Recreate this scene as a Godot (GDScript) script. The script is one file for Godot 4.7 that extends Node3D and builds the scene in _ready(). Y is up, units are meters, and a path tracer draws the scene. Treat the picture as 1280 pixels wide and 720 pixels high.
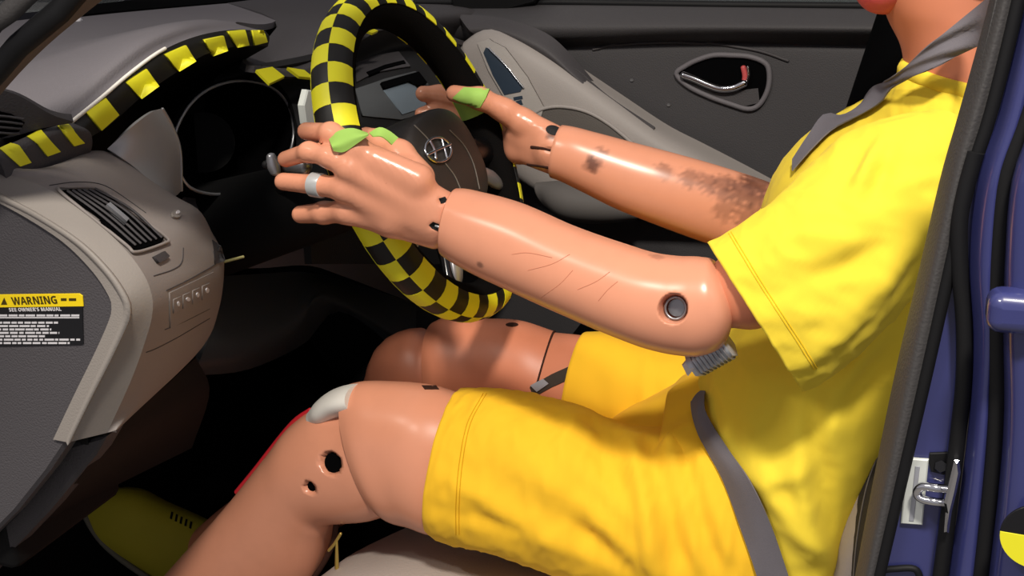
extends Node3D
# A crash test dummy at the wheel of a car, seen through the open driver's door.
# x runs towards the back of the car, y up, z out through the driver's door; metres.

const EYE := Vector3(0.42, 1.30, 1.30)
const FOCAL := 1360.0
var cam_basis := Basis.from_euler(Vector3(deg_to_rad(-19.8), deg_to_rad(19.4), 0.0))
var M := {}
var rng := RandomNumberGenerator.new()

# ------------------------------------------------------------------ measuring
func ray(px, py) -> Vector3:
	return cam_basis * Vector3((px - 640.0) / FOCAL, (360.0 - py) / FOCAL, -1.0)
func P(px, py, z) -> Vector3:            # the point of the lengthwise plane z = const on that sight line
	var d := ray(px, py)
	return EYE + d * ((z - EYE.z) / d.z)
func PX(px, py, x) -> Vector3:           # the same for the crosswise plane x = const
	var d := ray(px, py)
	return EYE + d * ((x - EYE.x) / d.x)
func PY(px, py, y) -> Vector3:           # the same for the level plane y = const
	var d := ray(px, py)
	return EYE + d * ((y - EYE.y) / d.y)
func PD(px, py, depth) -> Vector3:
	return EYE + ray(px, py) * depth
func depth_of(p: Vector3) -> float:
	return (p - EYE).dot(-cam_basis.z)
func row_z(z0, z1, a) -> PackedVector3Array:
	var out := PackedVector3Array()
	var k = a.size() / 2
	for i in k:
		out.append(P(a[2 * i], a[2 * i + 1], lerpf(z0, z1, float(i) / max(1, k - 1))))
	return out
func row_x(x0, x1, a) -> PackedVector3Array:
	var out := PackedVector3Array()
	var k = a.size() / 2
	for i in k:
		out.append(PX(a[2 * i], a[2 * i + 1], lerpf(x0, x1, float(i) / max(1, k - 1))))
	return out
func moved(r, d) -> PackedVector3Array:
	var out := PackedVector3Array()
	for p in r: out.append(p + d)
	return out

# ------------------------------------------------------------------ meshes
class MB:
	var v := PackedVector3Array()
	var n := PackedVector3Array()
	var c := PackedColorArray()
	var u := PackedVector2Array()
	var i := PackedInt32Array()
	var paint = null
	func add(pv: PackedVector3Array, pt: PackedInt32Array, uv = null, orient := true) -> void:
		var mid := Vector3.ZERO
		for p in pv: mid += p
		mid /= max(1, pv.size())
		var vol := 0.0
		if orient:
			for k in range(0, pt.size(), 3):
				vol += (pv[pt[k]] - mid).dot((pv[pt[k + 1]] - mid).cross(pv[pt[k + 2]] - mid))
		var flip := vol > 0.0
		var nn := PackedVector3Array()
		nn.resize(pv.size())
		var base := v.size()
		for k in range(0, pt.size(), 3):
			var a := pt[k]
			var b := pt[k + 2] if flip else pt[k + 1]
			var d := pt[k + 1] if flip else pt[k + 2]
			var f := (pv[d] - pv[a]).cross(pv[b] - pv[a])
			nn[a] += f
			nn[b] += f
			nn[d] += f
			i.append(base + a)
			i.append(base + b)
			i.append(base + d)
		for k in pv.size():
			v.append(pv[k])
			n.append(nn[k].normalized() if nn[k].length_squared() > 1e-24 else Vector3.UP)
			c.append(paint.call(pv[k]) if paint != null else Color.WHITE)
			u.append(uv[k] if uv != null else Vector2.ZERO)
	func mesh() -> ArrayMesh:
		var arr := []
		arr.resize(Mesh.ARRAY_MAX)
		arr[Mesh.ARRAY_VERTEX] = v
		arr[Mesh.ARRAY_NORMAL] = n
		arr[Mesh.ARRAY_COLOR] = c
		arr[Mesh.ARRAY_TEX_UV] = u
		arr[Mesh.ARRAY_INDEX] = i
		var m := ArrayMesh.new()
		m.add_surface_from_arrays(Mesh.PRIMITIVE_TRIANGLES, arr)
		return m

func cr(a, b, c, d, t):
	return b + (c - a) * (0.5 * t) + (a * 2.0 - b * 5.0 + c * 4.0 - d) * (0.5 * t * t) + (b * 3.0 - a - c * 3.0 + d) * (0.5 * t * t * t)
func spline(k, f):                       # Catmull-Rom through the list k at the fraction f
	var s = k.size() - 1
	if s == 0: return k[0]
	var x = clampf(f, 0.0, 1.0) * s
	var j = mini(int(x), s - 1)
	var a = k[j - 1] if j > 0 else k[0] * 2.0 - k[1]
	var d = k[j + 2] if j + 2 <= s else k[s] * 2.0 - k[s - 1]
	return cr(a, k[j], k[j + 1], d, x - j)
func even(pts, n, smooth = true) -> PackedVector3Array:   # n points along a line
	var fine := PackedVector3Array()
	var m = (pts.size() - 1) * 10
	for q in m + 1:
		var f = float(q) / m
		if smooth: fine.append(spline(pts, f))
		else:
			var x = f * (pts.size() - 1)
			var j = mini(int(x), pts.size() - 2)
			fine.append(pts[j].lerp(pts[j + 1], x - j))
	var acc := [0.0]
	for q in range(1, fine.size()): acc.append(acc[-1] + fine[q].distance_to(fine[q - 1]))
	var out := PackedVector3Array()
	var w := 0
	for q in n:
		var want = acc[-1] * q / float(n - 1)
		while w < acc.size() - 2 and acc[w + 1] < want: w += 1
		var span = max(1e-9, acc[w + 1] - acc[w])
		out.append(fine[w].lerp(fine[w + 1], clampf((want - acc[w]) / span, 0, 1)))
	return out

func grid_tris(nr, nc, wrap) -> PackedInt32Array:
	var t := PackedInt32Array()
	for r in nr - 1:
		for c in (nc if wrap else nc - 1):
			var c2 = (c + 1) % nc
			t.append_array([r * nc + c, r * nc + c2, (r + 1) * nc + c, r * nc + c2, (r + 1) * nc + c2, (r + 1) * nc + c])
	return t

# a closed plate from a grid of points: front, back and rim
func sheet(mb: MB, grid: Array, thick: float, toward = null, face_uv = false) -> void:
	var nr = grid.size()
	var nc = grid[0].size()
	var f := PackedVector3Array()
	for r in grid: f.append_array(r)
	var nrm := PackedVector3Array()
	var sum := Vector3.ZERO
	for r in nr:
		for c in nc:
			var du = grid[r][mini(c + 1, nc - 1)] - grid[r][maxi(c - 1, 0)]
			var dv = grid[mini(r + 1, nr - 1)][c] - grid[maxi(r - 1, 0)][c]
			var x = du.cross(dv).normalized()
			nrm.append(x)
			sum += x
	var mid = f[(nr / 2) * nc + nc / 2]
	var to = toward if toward != null else EYE - mid
	var s := 1.0 if sum.dot(to) > 0 else -1.0
	var back := PackedVector3Array()
	for k in f.size(): back.append(f[k] - nrm[k] * (s * thick))
	var t := grid_tris(nr, nc, false)
	# front face, oriented to look along s * nrm
	var a = f[t[0]]
	var fn := Vector3.ZERO
	for k in range(0, t.size(), 3): fn += (f[t[k + 2]] - f[t[k]]).cross(f[t[k + 1]] - f[t[k]])
	var tf := t
	var tb := PackedInt32Array()
	if fn.dot(sum * s) < 0:
		tf = PackedInt32Array()
		for k in range(0, t.size(), 3): tf.append_array([t[k], t[k + 2], t[k + 1]])
	for k in range(0, tf.size(), 3): tb.append_array([tf[k], tf[k + 2], tf[k + 1]])
	var uv = null
	if face_uv:
		uv = PackedVector2Array()
		for r in nr:
			for c in nc: uv.append(Vector2(float(c) / (nc - 1), float(r) / (nr - 1)))
	mb.add(f, tf, uv, false)
	mb.add(back, tb, uv, false)
	var loop := []
	for c in nc: loop.append(c)
	for r in range(1, nr): loop.append(r * nc + nc - 1)
	for c in range(nc - 2, -1, -1): loop.append((nr - 1) * nc + c)
	for r in range(nr - 2, 0, -1): loop.append(r * nc)
	for k in loop.size():
		var p = loop[k]
		var q = loop[(k + 1) % loop.size()]
		var e := PackedVector3Array([f[p], f[q], back[q], back[p]])
		var out = ((f[p] + f[q]) * 0.5 - mid)
		var n0 = (e[2] - e[0]).cross(e[1] - e[0])
		mb.add(e, PackedInt32Array([0, 1, 2, 0, 2, 3] if n0.dot(out) > 0 else [0, 2, 1, 0, 3, 2]), null, false)

func surf(rows: Array, nu: int, nv: int, smooth := true, smooth_rows := true) -> Array:    # a grid of points through rows of key points
	var rs := []
	for r in rows: rs.append(even(r, nu, smooth))
	var g := []
	for q in nv:
		var line := PackedVector3Array()
		var f = float(q) / (nv - 1)
		for c in nu:
			var k := PackedVector3Array()
			for r in rs: k.append(r[c])
			if smooth_rows: line.append(spline(k, f))
			else:
				var x = f * (k.size() - 1)
				var j = mini(int(x), k.size() - 2)
				line.append(k[j].lerp(k[j + 1], x - j))
		g.append(line)
	return g

# a closed body from rings of equal size; how each end closes: "flat", "round", "open"
func skin(mb: MB, rings: Array, ends := ["flat", "flat"]) -> void:
	var nc = rings[0].size()
	var all := rings.duplicate()
	for side in 2:
		if ends[side] == "round":
			var r0 = all[0] if side == 0 else all[-1]
			var r1 = all[1] if side == 0 else all[-2]
			var c0 := center(r0)
			var dir = (c0 - center(r1)).normalized()
			var rad = 1e9
			for p in r0: rad = minf(rad, p.distance_to(c0))
			for k in range(1, 7):
				var a = k / 6.0 * PI / 2
				var ring := PackedVector3Array()
				for p in r0: ring.append(c0 + (p - c0) * maxf(cos(a), 0.01) + dir * (rad * 0.8 * sin(a)))
				if side == 0: all.insert(0, ring)
				else: all.append(ring)
	var f := PackedVector3Array()
	for r in all: f.append_array(r)
	var t := grid_tris(all.size(), nc, true)
	for side in 2:
		if ends[side] == "open": continue
		var r = all[0] if side == 0 else all[-1]
		var base = f.size()
		f.append_array(r)
		f.append(center(r))
		for c in nc:
			var c2 = (c + 1) % nc
			if side == 0: t.append_array([base + c2, base + c, base + nc])
			else: t.append_array([base + c, base + c2, base + nc])
	mb.add(f, t)
func center(r) -> Vector3:
	var s := Vector3.ZERO
	for p in r: s += p
	return s / r.size()

# rings of a limb. Key: [x, y of one outline, x, y of the other outline, z of the axis, half depth, squareness, set-back of the far side]
func knotted(k: PackedVector3Array, t: PackedFloat32Array, x: float) -> Vector3:      # a smooth line through k at the knots t
	var n := k.size()
	var j := 0
	while j < n - 2 and t[j + 1] < x: j += 1
	var h := t[j + 1] - t[j]
	var m := [Vector3.ZERO, Vector3.ZERO]
	for q in 2:
		var a := j + q
		if a == 0: m[q] = (k[1] - k[0]) / (t[1] - t[0])
		elif a == n - 1: m[q] = (k[a] - k[a - 1]) / (t[a] - t[a - 1])
		else:
			var d0 := t[a] - t[a - 1]
			var d1 := t[a + 1] - t[a]
			m[q] = ((k[a] - k[a - 1]) / d0 * d1 + (k[a + 1] - k[a]) / d1 * d0) / (d0 + d1)
	var s := clampf((x - t[j]) / h, 0.0, 1.0)
	var s2 := s * s
	var s3 := s2 * s
	return k[j] * (2 * s3 - 3 * s2 + 1) + m[0] * (h * (s3 - 2 * s2 + s)) + k[j + 1] * (3 * s2 - 2 * s3) + m[1] * (h * (s3 - s2))
func limb(keys: Array, nr: int, nc: int, e := 2.0) -> Array:
	var cs := PackedVector3Array()
	var us := PackedVector3Array()
	var hs := PackedVector3Array()
	var kn := PackedFloat32Array()
	for k in keys:
		var d := depth_of(P((k[0] + k[2]) / 2.0, (k[1] + k[3]) / 2.0, k[4]))
		var a := PD(k[0], k[1], d)
		var b := PD(k[2], k[3], d)
		cs.append((a + b) / 2)
		us.append((a - b) / 2)
		hs.append(Vector3(k[5], k[6] if k.size() > 6 else e, k[7] if k.size() > 7 else 0.0))
		var q := cs.size() - 1
		kn.append(0.0 if q == 0 else kn[q - 1] + maxf(0.002, cs[q].distance_to(cs[q - 1]) + 0.5 * us[q].distance_to(us[q - 1])))
	var total := kn[kn.size() - 1]
	var rings := []
	for q in nr:
		var x := total * q / (nr - 1)
		var c0 := knotted(cs, kn, x)
		var tan := (knotted(cs, kn, minf(x + 0.006, total)) - knotted(cs, kn, maxf(x - 0.006, 0))).normalized()
		var u := knotted(us, kn, x)
		var h := knotted(hs, kn, x)
		var w := tan.cross(u).normalized() * h.x
		if w.dot(EYE - c0) < 0: w = -w
		var ring := PackedVector3Array()
		for c in nc:
			var t := TAU * c / nc
			ring.append(c0 + u * (signf(cos(t)) * pow(absf(cos(t)), 2.0 / h.y)) + w * (signf(sin(t)) * pow(absf(sin(t)), 2.0 / h.y)) + tan * (h.z * maxf(0.0, -sin(t))))
		rings.append(ring)
	return rings

# push the points of rings along their outward direction: folds = [from, to, width, height]
func fold(rings: Array, folds: Array, noise_amp := 0.0, noise: FastNoiseLite = null, stretch := Vector3.ONE) -> void:
	for r in rings:
		var c0 := center(r)
		for k in r.size():
			var p: Vector3 = r[k]
			var out := (p - c0).normalized()
			var d := 0.0
			for f in folds:
				var ab: Vector3 = f[1] - f[0]
				var t := clampf((p - f[0]).dot(ab) / ab.length_squared(), -0.15, 1.15)
				var near: Vector3 = f[0] + ab * t
				var q := p.distance_to(near) / float(f[2])
				if q < 2.5: d += f[3] * exp(-q * q) * (1.0 - 0.5 * absf(2.0 * t - 1.0))
			if noise_amp > 0.0: d += noise_amp * noise.get_noise_3dv(p * stretch)
			r[k] = p + out * d

func dent(rings: Array, at: Vector3, axis: Vector3, radius: float, deep: float) -> void:
	for r in rings:
		for k in r.size():
			var p: Vector3 = r[k]
			var rel := p - at
			if rel.length() > radius * 3.0: continue
			var off := rel - axis * rel.dot(axis)
			var q := off.length() / radius
			r[k] = p - axis * (deep * (1.0 - smoothstep(0.72, 1.02, q)))

func circle(c: Vector3, u: Vector3, w: Vector3, n := 16) -> PackedVector3Array:
	var r := PackedVector3Array()
	for k in n: r.append(c + u * cos(TAU * k / n) + w * sin(TAU * k / n))
	return r
func tube(mb: MB, pts, radius, n := 10, ends := ["round", "round"], closed := false, flat := 1.0, up := Vector3.ZERO) -> void:
	var rings := []
	var side := Vector3.ZERO
	var m = pts.size()
	for k in m:
		var a = pts[(k - 1 + m) % m] if closed or k > 0 else pts[0]
		var b = pts[(k + 1) % m] if closed or k < m - 1 else pts[m - 1]
		var t = (b - a).normalized()
		if up != Vector3.ZERO: side = t.cross(up).normalized()
		elif side == Vector3.ZERO: side = t.cross(Vector3(0.31, 0.88, 0.36)).normalized()
		else: side = (side - t * side.dot(t)).normalized()
		var rr = radius[k] if radius is Array else radius
		rings.append(circle(pts[k], side * rr, t.cross(side) * rr * flat, n))
	if closed:
		rings.append(rings[0])
		skin(mb, rings, ["open", "open"])
	else: skin(mb, rings, ends)
func rod(mb: MB, a: Vector3, b: Vector3, ra: float, rb: float, n := 16, ends := ["flat", "flat"]) -> void:
	tube(mb, [a, a.lerp(b, 0.5), b], [ra, (ra + rb) / 2, rb], n, ends)

# a box with rounded edges
func rbox(mb: MB, xf: Transform3D, size: Vector3, r: float, e := 5) -> void:
	var hx = size.x / 2
	var hy = size.y / 2
	var hz = size.z / 2
	r = minf(r, minf(hx, minf(hy, hz)) * 0.98)
	var prof := []
	for k in e + 1:
		var a = k / float(e) * PI / 2
		prof.append([-hz + r - r * cos(a), r - r * sin(a)])
	for k in e + 1:
		var a = k / float(e) * PI / 2
		prof.append([hz - r + r * sin(a), r - r * cos(a)])
	var rings := []
	for pr in prof:
		var ring := PackedVector3Array()
		var inset = pr[1]
		for corner in 4:
			var sx = [1, -1, -1, 1][corner]
			var sy = [1, 1, -1, -1][corner]
			for k in e + 1:
				var a = corner * PI / 2 + k / float(e) * PI / 2
				var rr = r - inset
				ring.append(xf * Vector3(sx * (hx - r) + rr * cos(a), sy * (hy - r) + rr * sin(a), pr[0]))
		rings.append(ring)
	skin(mb, rings, ["flat", "flat"])

# a plate cut to an outline (points in order), as deep as the vector d, with a small bevel at its face
func plate(mb: MB, pts: PackedVector3Array, d: Vector3, bevel := 0.0015) -> void:
	var n := pts.size()
	var nrm := -d.normalized()
	var ax := (pts[1] - pts[0]).normalized()
	ax = (ax - nrm * ax.dot(nrm)).normalized()
	var ay := nrm.cross(ax)
	var flat := PackedVector2Array()
	for p in pts: flat.append(Vector2((p - pts[0]).dot(ax), (p - pts[0]).dot(ay)))
	var area := 0.0
	for k in n: area += flat[k].cross(flat[(k + 1) % n])
	var sg := signf(area)
	var inner := PackedVector3Array()
	for k in n:
		var a := (flat[k] - flat[(k - 1 + n) % n]).normalized()
		var b := (flat[(k + 1) % n] - flat[k]).normalized()
		var bi := (Vector2(-a.y, a.x) + Vector2(-b.y, b.x)) * sg
		bi = bi.normalized() * minf(bevel * 1.6, bevel / maxf(0.4, bi.length() / 2))
		inner.append(pts[k] + ax * bi.x + ay * bi.y)
	var tri := Geometry2D.triangulate_polygon(flat)
	var back := PackedVector3Array()
	var shoulder := PackedVector3Array()
	for k in n:
		back.append(pts[k] + d)
		shoulder.append(pts[k] + d.normalized() * bevel)
	var f := PackedVector3Array()
	var t := PackedInt32Array()
	f.append_array(inner)
	f.append_array(back)
	for k in range(0, tri.size(), 3):
		t.append_array([tri[k], tri[k + 1], tri[k + 2]])
		t.append_array([n + tri[k], n + tri[k + 2], n + tri[k + 1]])
	var s := -sg
	if (inner[tri[1]] - inner[tri[0]]).cross(inner[tri[2]] - inner[tri[0]]).dot(nrm) < 0: s = 1.0
	for k in n:
		var k2 := (k + 1) % n
		for strip in [[inner, shoulder], [shoulder, back]]:
			var b0 := f.size()
			f.append_array([strip[0][k], strip[0][k2], strip[1][k2], strip[1][k]])
			# same turn as the front face
			var fn = (f[b0 + 1] - f[b0]).cross(f[b0 + 2] - f[b0])
			var e2 = flat[k2] - flat[k]
			var out = (ax * e2.y - ay * e2.x) * sg + nrm * 0.1
			var front_ccw = (inner[tri[1]] - inner[tri[0]]).cross(inner[tri[2]] - inner[tri[0]]).dot(nrm) > 0
			if (fn.dot(out) > 0) == front_ccw: t.append_array([b0, b0 + 1, b0 + 2, b0, b0 + 2, b0 + 3])
			else: t.append_array([b0, b0 + 2, b0 + 1, b0, b0 + 3, b0 + 2])
	mb.add(f, t)
func outline(pts: Array, n: int) -> PackedVector3Array:      # a smooth closed outline through key points
	var k := pts.size()
	var out := PackedVector3Array()
	for q in n:
		var x = q * k / float(n)
		var j = int(x)
		out.append(cr(pts[(j - 1 + k) % k], pts[j % k], pts[(j + 1) % k], pts[(j + 2) % k], x - j))
	return out

# ------------------------------------------------------------------ finding a place on a built surface
func tris_of(m: Mesh) -> Array:
	var a := m.surface_get_arrays(0)
	return [a[Mesh.ARRAY_VERTEX], a[Mesh.ARRAY_INDEX]]
func tris_of_grid(g: Array) -> Array:
	var f := PackedVector3Array()
	for r in g: f.append_array(r)
	return [f, grid_tris(g.size(), g[0].size(), false)]
func hit(t: Array, px, py) -> Array:      # [point, normal towards the eye] or []
	var d := ray(px, py)
	var best := 1e9
	var nn := Vector3.ZERO
	var v: PackedVector3Array = t[0]
	var ix: PackedInt32Array = t[1]
	for k in range(0, ix.size(), 3):
		var a := v[ix[k]]
		var e1 := v[ix[k + 1]] - a
		var e2 := v[ix[k + 2]] - a
		var p := d.cross(e2)
		var det := e1.dot(p)
		if absf(det) < 1e-14: continue
		var s := EYE - a
		var uu := s.dot(p) / det
		if uu < -1e-5 or uu > 1.00001: continue
		var q := s.cross(e1)
		var w := d.dot(q) / det
		if w < -1e-5 or uu + w > 1.00001: continue
		var tt := e2.dot(q) / det
		if tt > 0.01 and tt < best:
			best = tt
			nn = e1.cross(e2).normalized()
	if best > 1e8: return []
	if nn.dot(d) > 0: nn = -nn
	return [EYE + d * best, nn]
func near_part(t: Array, poly: Array) -> Array:   # only the triangles near an outline, to search faster
	var lo := Vector2(1e9, 1e9)
	var hi := -lo
	for k in range(0, poly.size(), 2):
		lo = lo.min(Vector2(poly[k], poly[k + 1]))
		hi = hi.max(Vector2(poly[k], poly[k + 1]))
	lo -= Vector2(6, 6)
	hi += Vector2(6, 6)
	var v: PackedVector3Array = t[0]
	var sp := PackedVector2Array()
	for p in v:
		var q := (p - EYE) * cam_basis
		sp.append(Vector2(640 - FOCAL * q.x / q.z, 360 + FOCAL * q.y / q.z))
	var out := PackedInt32Array()
	var ix: PackedInt32Array = t[1]
	for k in range(0, ix.size(), 3):
		var a := sp[ix[k]].min(sp[ix[k + 1]]).min(sp[ix[k + 2]])
		var b := sp[ix[k]].max(sp[ix[k + 1]]).max(sp[ix[k + 2]])
		if a.x < hi.x and b.x > lo.x and a.y < hi.y and b.y > lo.y: out.append_array([ix[k], ix[k + 1], ix[k + 2]])
	return [v, out]
# a thin piece lying on a surface, cut to an outline given as x, y, x, y ...
func lay(mb: MB, t: Array, poly: Array, lift: float, per_edge := 3, rings := 4) -> void:
	var tt := near_part(t, poly)
	var n := poly.size() / 2
	var mid := Vector2.ZERO
	for k in n: mid += Vector2(poly[2 * k], poly[2 * k + 1]) / n
	var h0 := hit(tt, mid.x, mid.y)
	if h0.is_empty():
		push_warning("lay: no surface at " + str(mid))
		return
	var edge := []
	for k in n:
		var a := Vector2(poly[2 * k], poly[2 * k + 1])
		var b := Vector2(poly[(2 * k + 2) % (2 * n)], poly[(2 * k + 3) % (2 * n)])
		for q in per_edge: edge.append(a.lerp(b, q / float(per_edge)))
	var m := edge.size()
	var loops := []
	var last_n = h0[1]
	for r in range(rings, 0, -1):
		var loop := PackedVector3Array()
		for e in edge:
			var s: Vector2 = mid.lerp(e, r / float(rings))
			var h := hit(tt, s.x, s.y)
			if h.is_empty():
				h = [PD(s.x, s.y, depth_of(h0[0])), last_n]
			last_n = h[1]
			loop.append(h[0] + h[1] * lift)
		loops.append(loop)
	var low := PackedVector3Array()
	for p in loops[0]: low.append(p - h0[1] * (lift + 0.0008))
	var f := PackedVector3Array()
	for l in loops: f.append_array(l)
	f.append(h0[0] + h0[1] * lift)
	var tr := grid_tris(rings, m, true)
	for c in m: tr.append_array([(rings - 1) * m + c, (rings - 1) * m + (c + 1) % m, rings * m])
	# rim and underside
	var b0 := f.size()
	f.append_array(loops[0])
	f.append_array(low)
	f.append(h0[0] - h0[1] * 0.0008)
	for c in m:
		var c2 := (c + 1) % m
		tr.append_array([b0 + c2, b0 + c, b0 + m + c, b0 + c2, b0 + m + c, b0 + m + c2])
		tr.append_array([b0 + m + c2, b0 + m + c, b0 + 2 * m])
	mb.add(f, tr)

# ------------------------------------------------------------------ smooth bodies: joined tapered capsules, meshed as surface nets
func field(p: Vector3, A: PackedVector3Array, B: PackedVector3Array, ra: PackedFloat32Array, rb: PackedFloat32Array, n: int, k: float) -> float:
	var d := 1e9
	for q in n:
		var ab := B[q]
		var pa := p - A[q]
		var t := clampf(pa.dot(ab) / maxf(1e-12, ab.length_squared()), 0.0, 1.0)
		var e := (pa - ab * t).length() - lerpf(ra[q], rb[q], t)
		var h := maxf(k - absf(d - e), 0.0) / k
		d = minf(d, e) - h * h * k * 0.25
	return d
func nets(mb: MB, caps: Array, k: float, cell: float, cuts := [], fine = null) -> void:
	var A := PackedVector3Array()
	var B := PackedVector3Array()
	var ra := PackedFloat32Array()
	var rb := PackedFloat32Array()
	var lo := Vector3.ONE * 1e9
	var hi := -lo
	for c in caps:
		A.append(c[0])
		B.append(c[1] - c[0])
		ra.append(c[2])
		rb.append(c[3])
		for j in 2:
			lo = lo.min(c[j] - Vector3.ONE * (c[2 + j] + 3 * cell + 0.004))
			hi = hi.max(c[j] + Vector3.ONE * (c[2 + j] + 3 * cell + 0.004))
	var CA := PackedVector3Array()
	var CB := PackedVector3Array()
	var ca := PackedFloat32Array()
	var cb := PackedFloat32Array()
	for c in cuts:
		CA.append(c[0])
		CB.append(c[1] - c[0])
		ca.append(c[2])
		cb.append(c[3])
	var nb := Vector3i(((hi - lo) / (cell * 4)).ceil())
	var nx := nb.x * 4 + 1
	var ny := nb.y * 4 + 1
	var nz := nb.z * 4 + 1
	var val := PackedFloat32Array()
	val.resize(nx * ny * nz)
	val.fill(1e6)
	var active := []
	var reach := cell * 4 * 0.9 + k * 0.5
	for bz in nb.z:
		for by in nb.y:
			for bx in nb.x:
				var m := lo + Vector3(bx * 4 + 2, by * 4 + 2, bz * 4 + 2) * cell
				if absf(field(m, A, B, ra, rb, A.size(), k)) < reach: active.append(Vector3i(bx, by, bz))
	for b in active:
		for z in range(b.z * 4, b.z * 4 + 5):
			for y in range(b.y * 4, b.y * 4 + 5):
				for x in range(b.x * 4, b.x * 4 + 5):
					var id := (z * ny + y) * nx + x
					if val[id] < 1e5: continue
					var p := lo + Vector3(x, y, z) * cell
					var d := field(p, A, B, ra, rb, A.size(), k)
					for q in CA.size():
						var pa := p - CA[q]
						var t := clampf(pa.dot(CB[q]) / maxf(1e-12, CB[q].length_squared()), 0.0, 1.0)
						d = maxf(d, lerpf(ca[q], cb[q], t) - (pa - CB[q] * t).length())
					if fine != null: d += fine.call(p)
					val[id] = d
	var f := PackedVector3Array()
	var at := {}
	for b in active:
		for z in range(b.z * 4, b.z * 4 + 4):
			for y in range(b.y * 4, b.y * 4 + 4):
				for x in range(b.x * 4, b.x * 4 + 4):
					var s := Vector3.ZERO
					var cnt := 0
					var id := (z * ny + y) * nx + x
					var vs := [val[id], val[id + 1], val[id + nx], val[id + nx + 1], val[id + nx * ny], val[id + nx * ny + 1], val[id + nx * ny + nx], val[id + nx * ny + nx + 1]]
					var neg := 0
					for q in vs: neg += 1 if q < 0 else 0
					if neg == 0 or neg == 8: continue
					for e in [[0, 1], [2, 3], [4, 5], [6, 7], [0, 2], [1, 3], [4, 6], [5, 7], [0, 4], [1, 5], [2, 6], [3, 7]]:
						var va: float = vs[e[0]]
						var vb: float = vs[e[1]]
						if (va < 0) == (vb < 0): continue
						var t := va / (va - vb)
						var pa := Vector3(e[0] & 1, (e[0] >> 1) & 1, e[0] >> 2)
						var pb := Vector3(e[1] & 1, (e[1] >> 1) & 1, e[1] >> 2)
						s += pa.lerp(pb, t)
						cnt += 1
					at[id] = f.size()
					f.append(lo + (Vector3(x, y, z) + s / cnt) * cell)
	var tr := PackedInt32Array()
	for id in at:
		for ax in 3:
			var st: int = [1, nx, nx * ny][ax]
			var o1: int = [nx, nx * ny, 1][ax]
			var o2: int = [nx * ny, 1, nx][ax]
			if (val[id] < 0) == (val[id + st] < 0): continue
			if not (at.has(id - o1) and at.has(id - o2) and at.has(id - o1 - o2)): continue
			var q := [at[id], at[id - o1], at[id - o1 - o2], at[id - o2]]
			if val[id] < 0: tr.append_array([q[0], q[1], q[2], q[0], q[2], q[3]])
			else: tr.append_array([q[0], q[2], q[1], q[0], q[3], q[2]])
	mb.add(f, tr)

# ------------------------------------------------------------------ naming and placing
var used := {}
func numbered(called: String) -> String:
	used[called] = used.get(called, -1) + 1
	return called if used[called] == 0 else "%s_%03d" % [called, used[called]]
func thing(called: String, label: String, category: String, at := Vector3.ZERO, group := "") -> Node3D:
	var o := Node3D.new()
	o.name = numbered(called)
	o.position = at
	o.set_meta("label", label)
	o.set_meta("category", category)
	if group: o.set_meta("group", group)
	add_child(o)
	return o
func part(called: String, mesh: Mesh, mat: Material, parent: Node3D, label := "") -> MeshInstance3D:
	var o := MeshInstance3D.new()
	o.name = called
	o.mesh = mesh
	o.material_override = mat
	o.cast_shadow = GeometryInstance3D.SHADOW_CASTING_SETTING_ON
	parent.add_child(o, true)
	var off := Vector3.ZERO          # shapes are worked out in the car's own axes; the thing stands at its base
	var up: Node = parent
	while up is Node3D and up != self:
		off += up.position
		up = up.get_parent()
	o.position = -off
	if label: o.set_meta("label", label)
	return o
func struct(called: String, mesh: Mesh, mat: Material) -> MeshInstance3D:
	var o := part(called, mesh, mat, self)
	o.name = numbered(called)
	o.set_meta("kind", "structure")
	return o
func mk(f: Callable) -> ArrayMesh:
	var mb := MB.new()
	f.call(mb)
	return mb.mesh()

# ------------------------------------------------------------------ materials
func noise_tex(freq: float, seed_: int, size := 256, normal := false, octaves := 3) -> NoiseTexture2D:
	var t := NoiseTexture2D.new()
	var n := FastNoiseLite.new()
	n.seed = seed_
	n.frequency = freq
	n.fractal_octaves = octaves
	t.noise = n
	t.width = size
	t.height = size
	t.seamless = true
	t.as_normal_map = normal
	return t
func mat(called: String, r: int, g: int, b: int, rough := 0.6, spec := 0.5, metal := 0.0) -> StandardMaterial3D:
	var m := StandardMaterial3D.new()
	m.resource_name = called
	m.albedo_color = Color8(r, g, b)
	m.roughness = rough
	m.metallic_specular = spec
	m.metallic = metal
	M[called] = m
	return m
func grain(m: StandardMaterial3D, tex: Texture2D, per_metre: float, deep: float) -> void:
	m.heightmap_enabled = true
	m.heightmap_texture = tex
	m.heightmap_scale = deep
	m.uv1_triplanar = true
	m.uv1_world_triplanar = true
	m.uv1_scale = Vector3.ONE * per_metre

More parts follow.
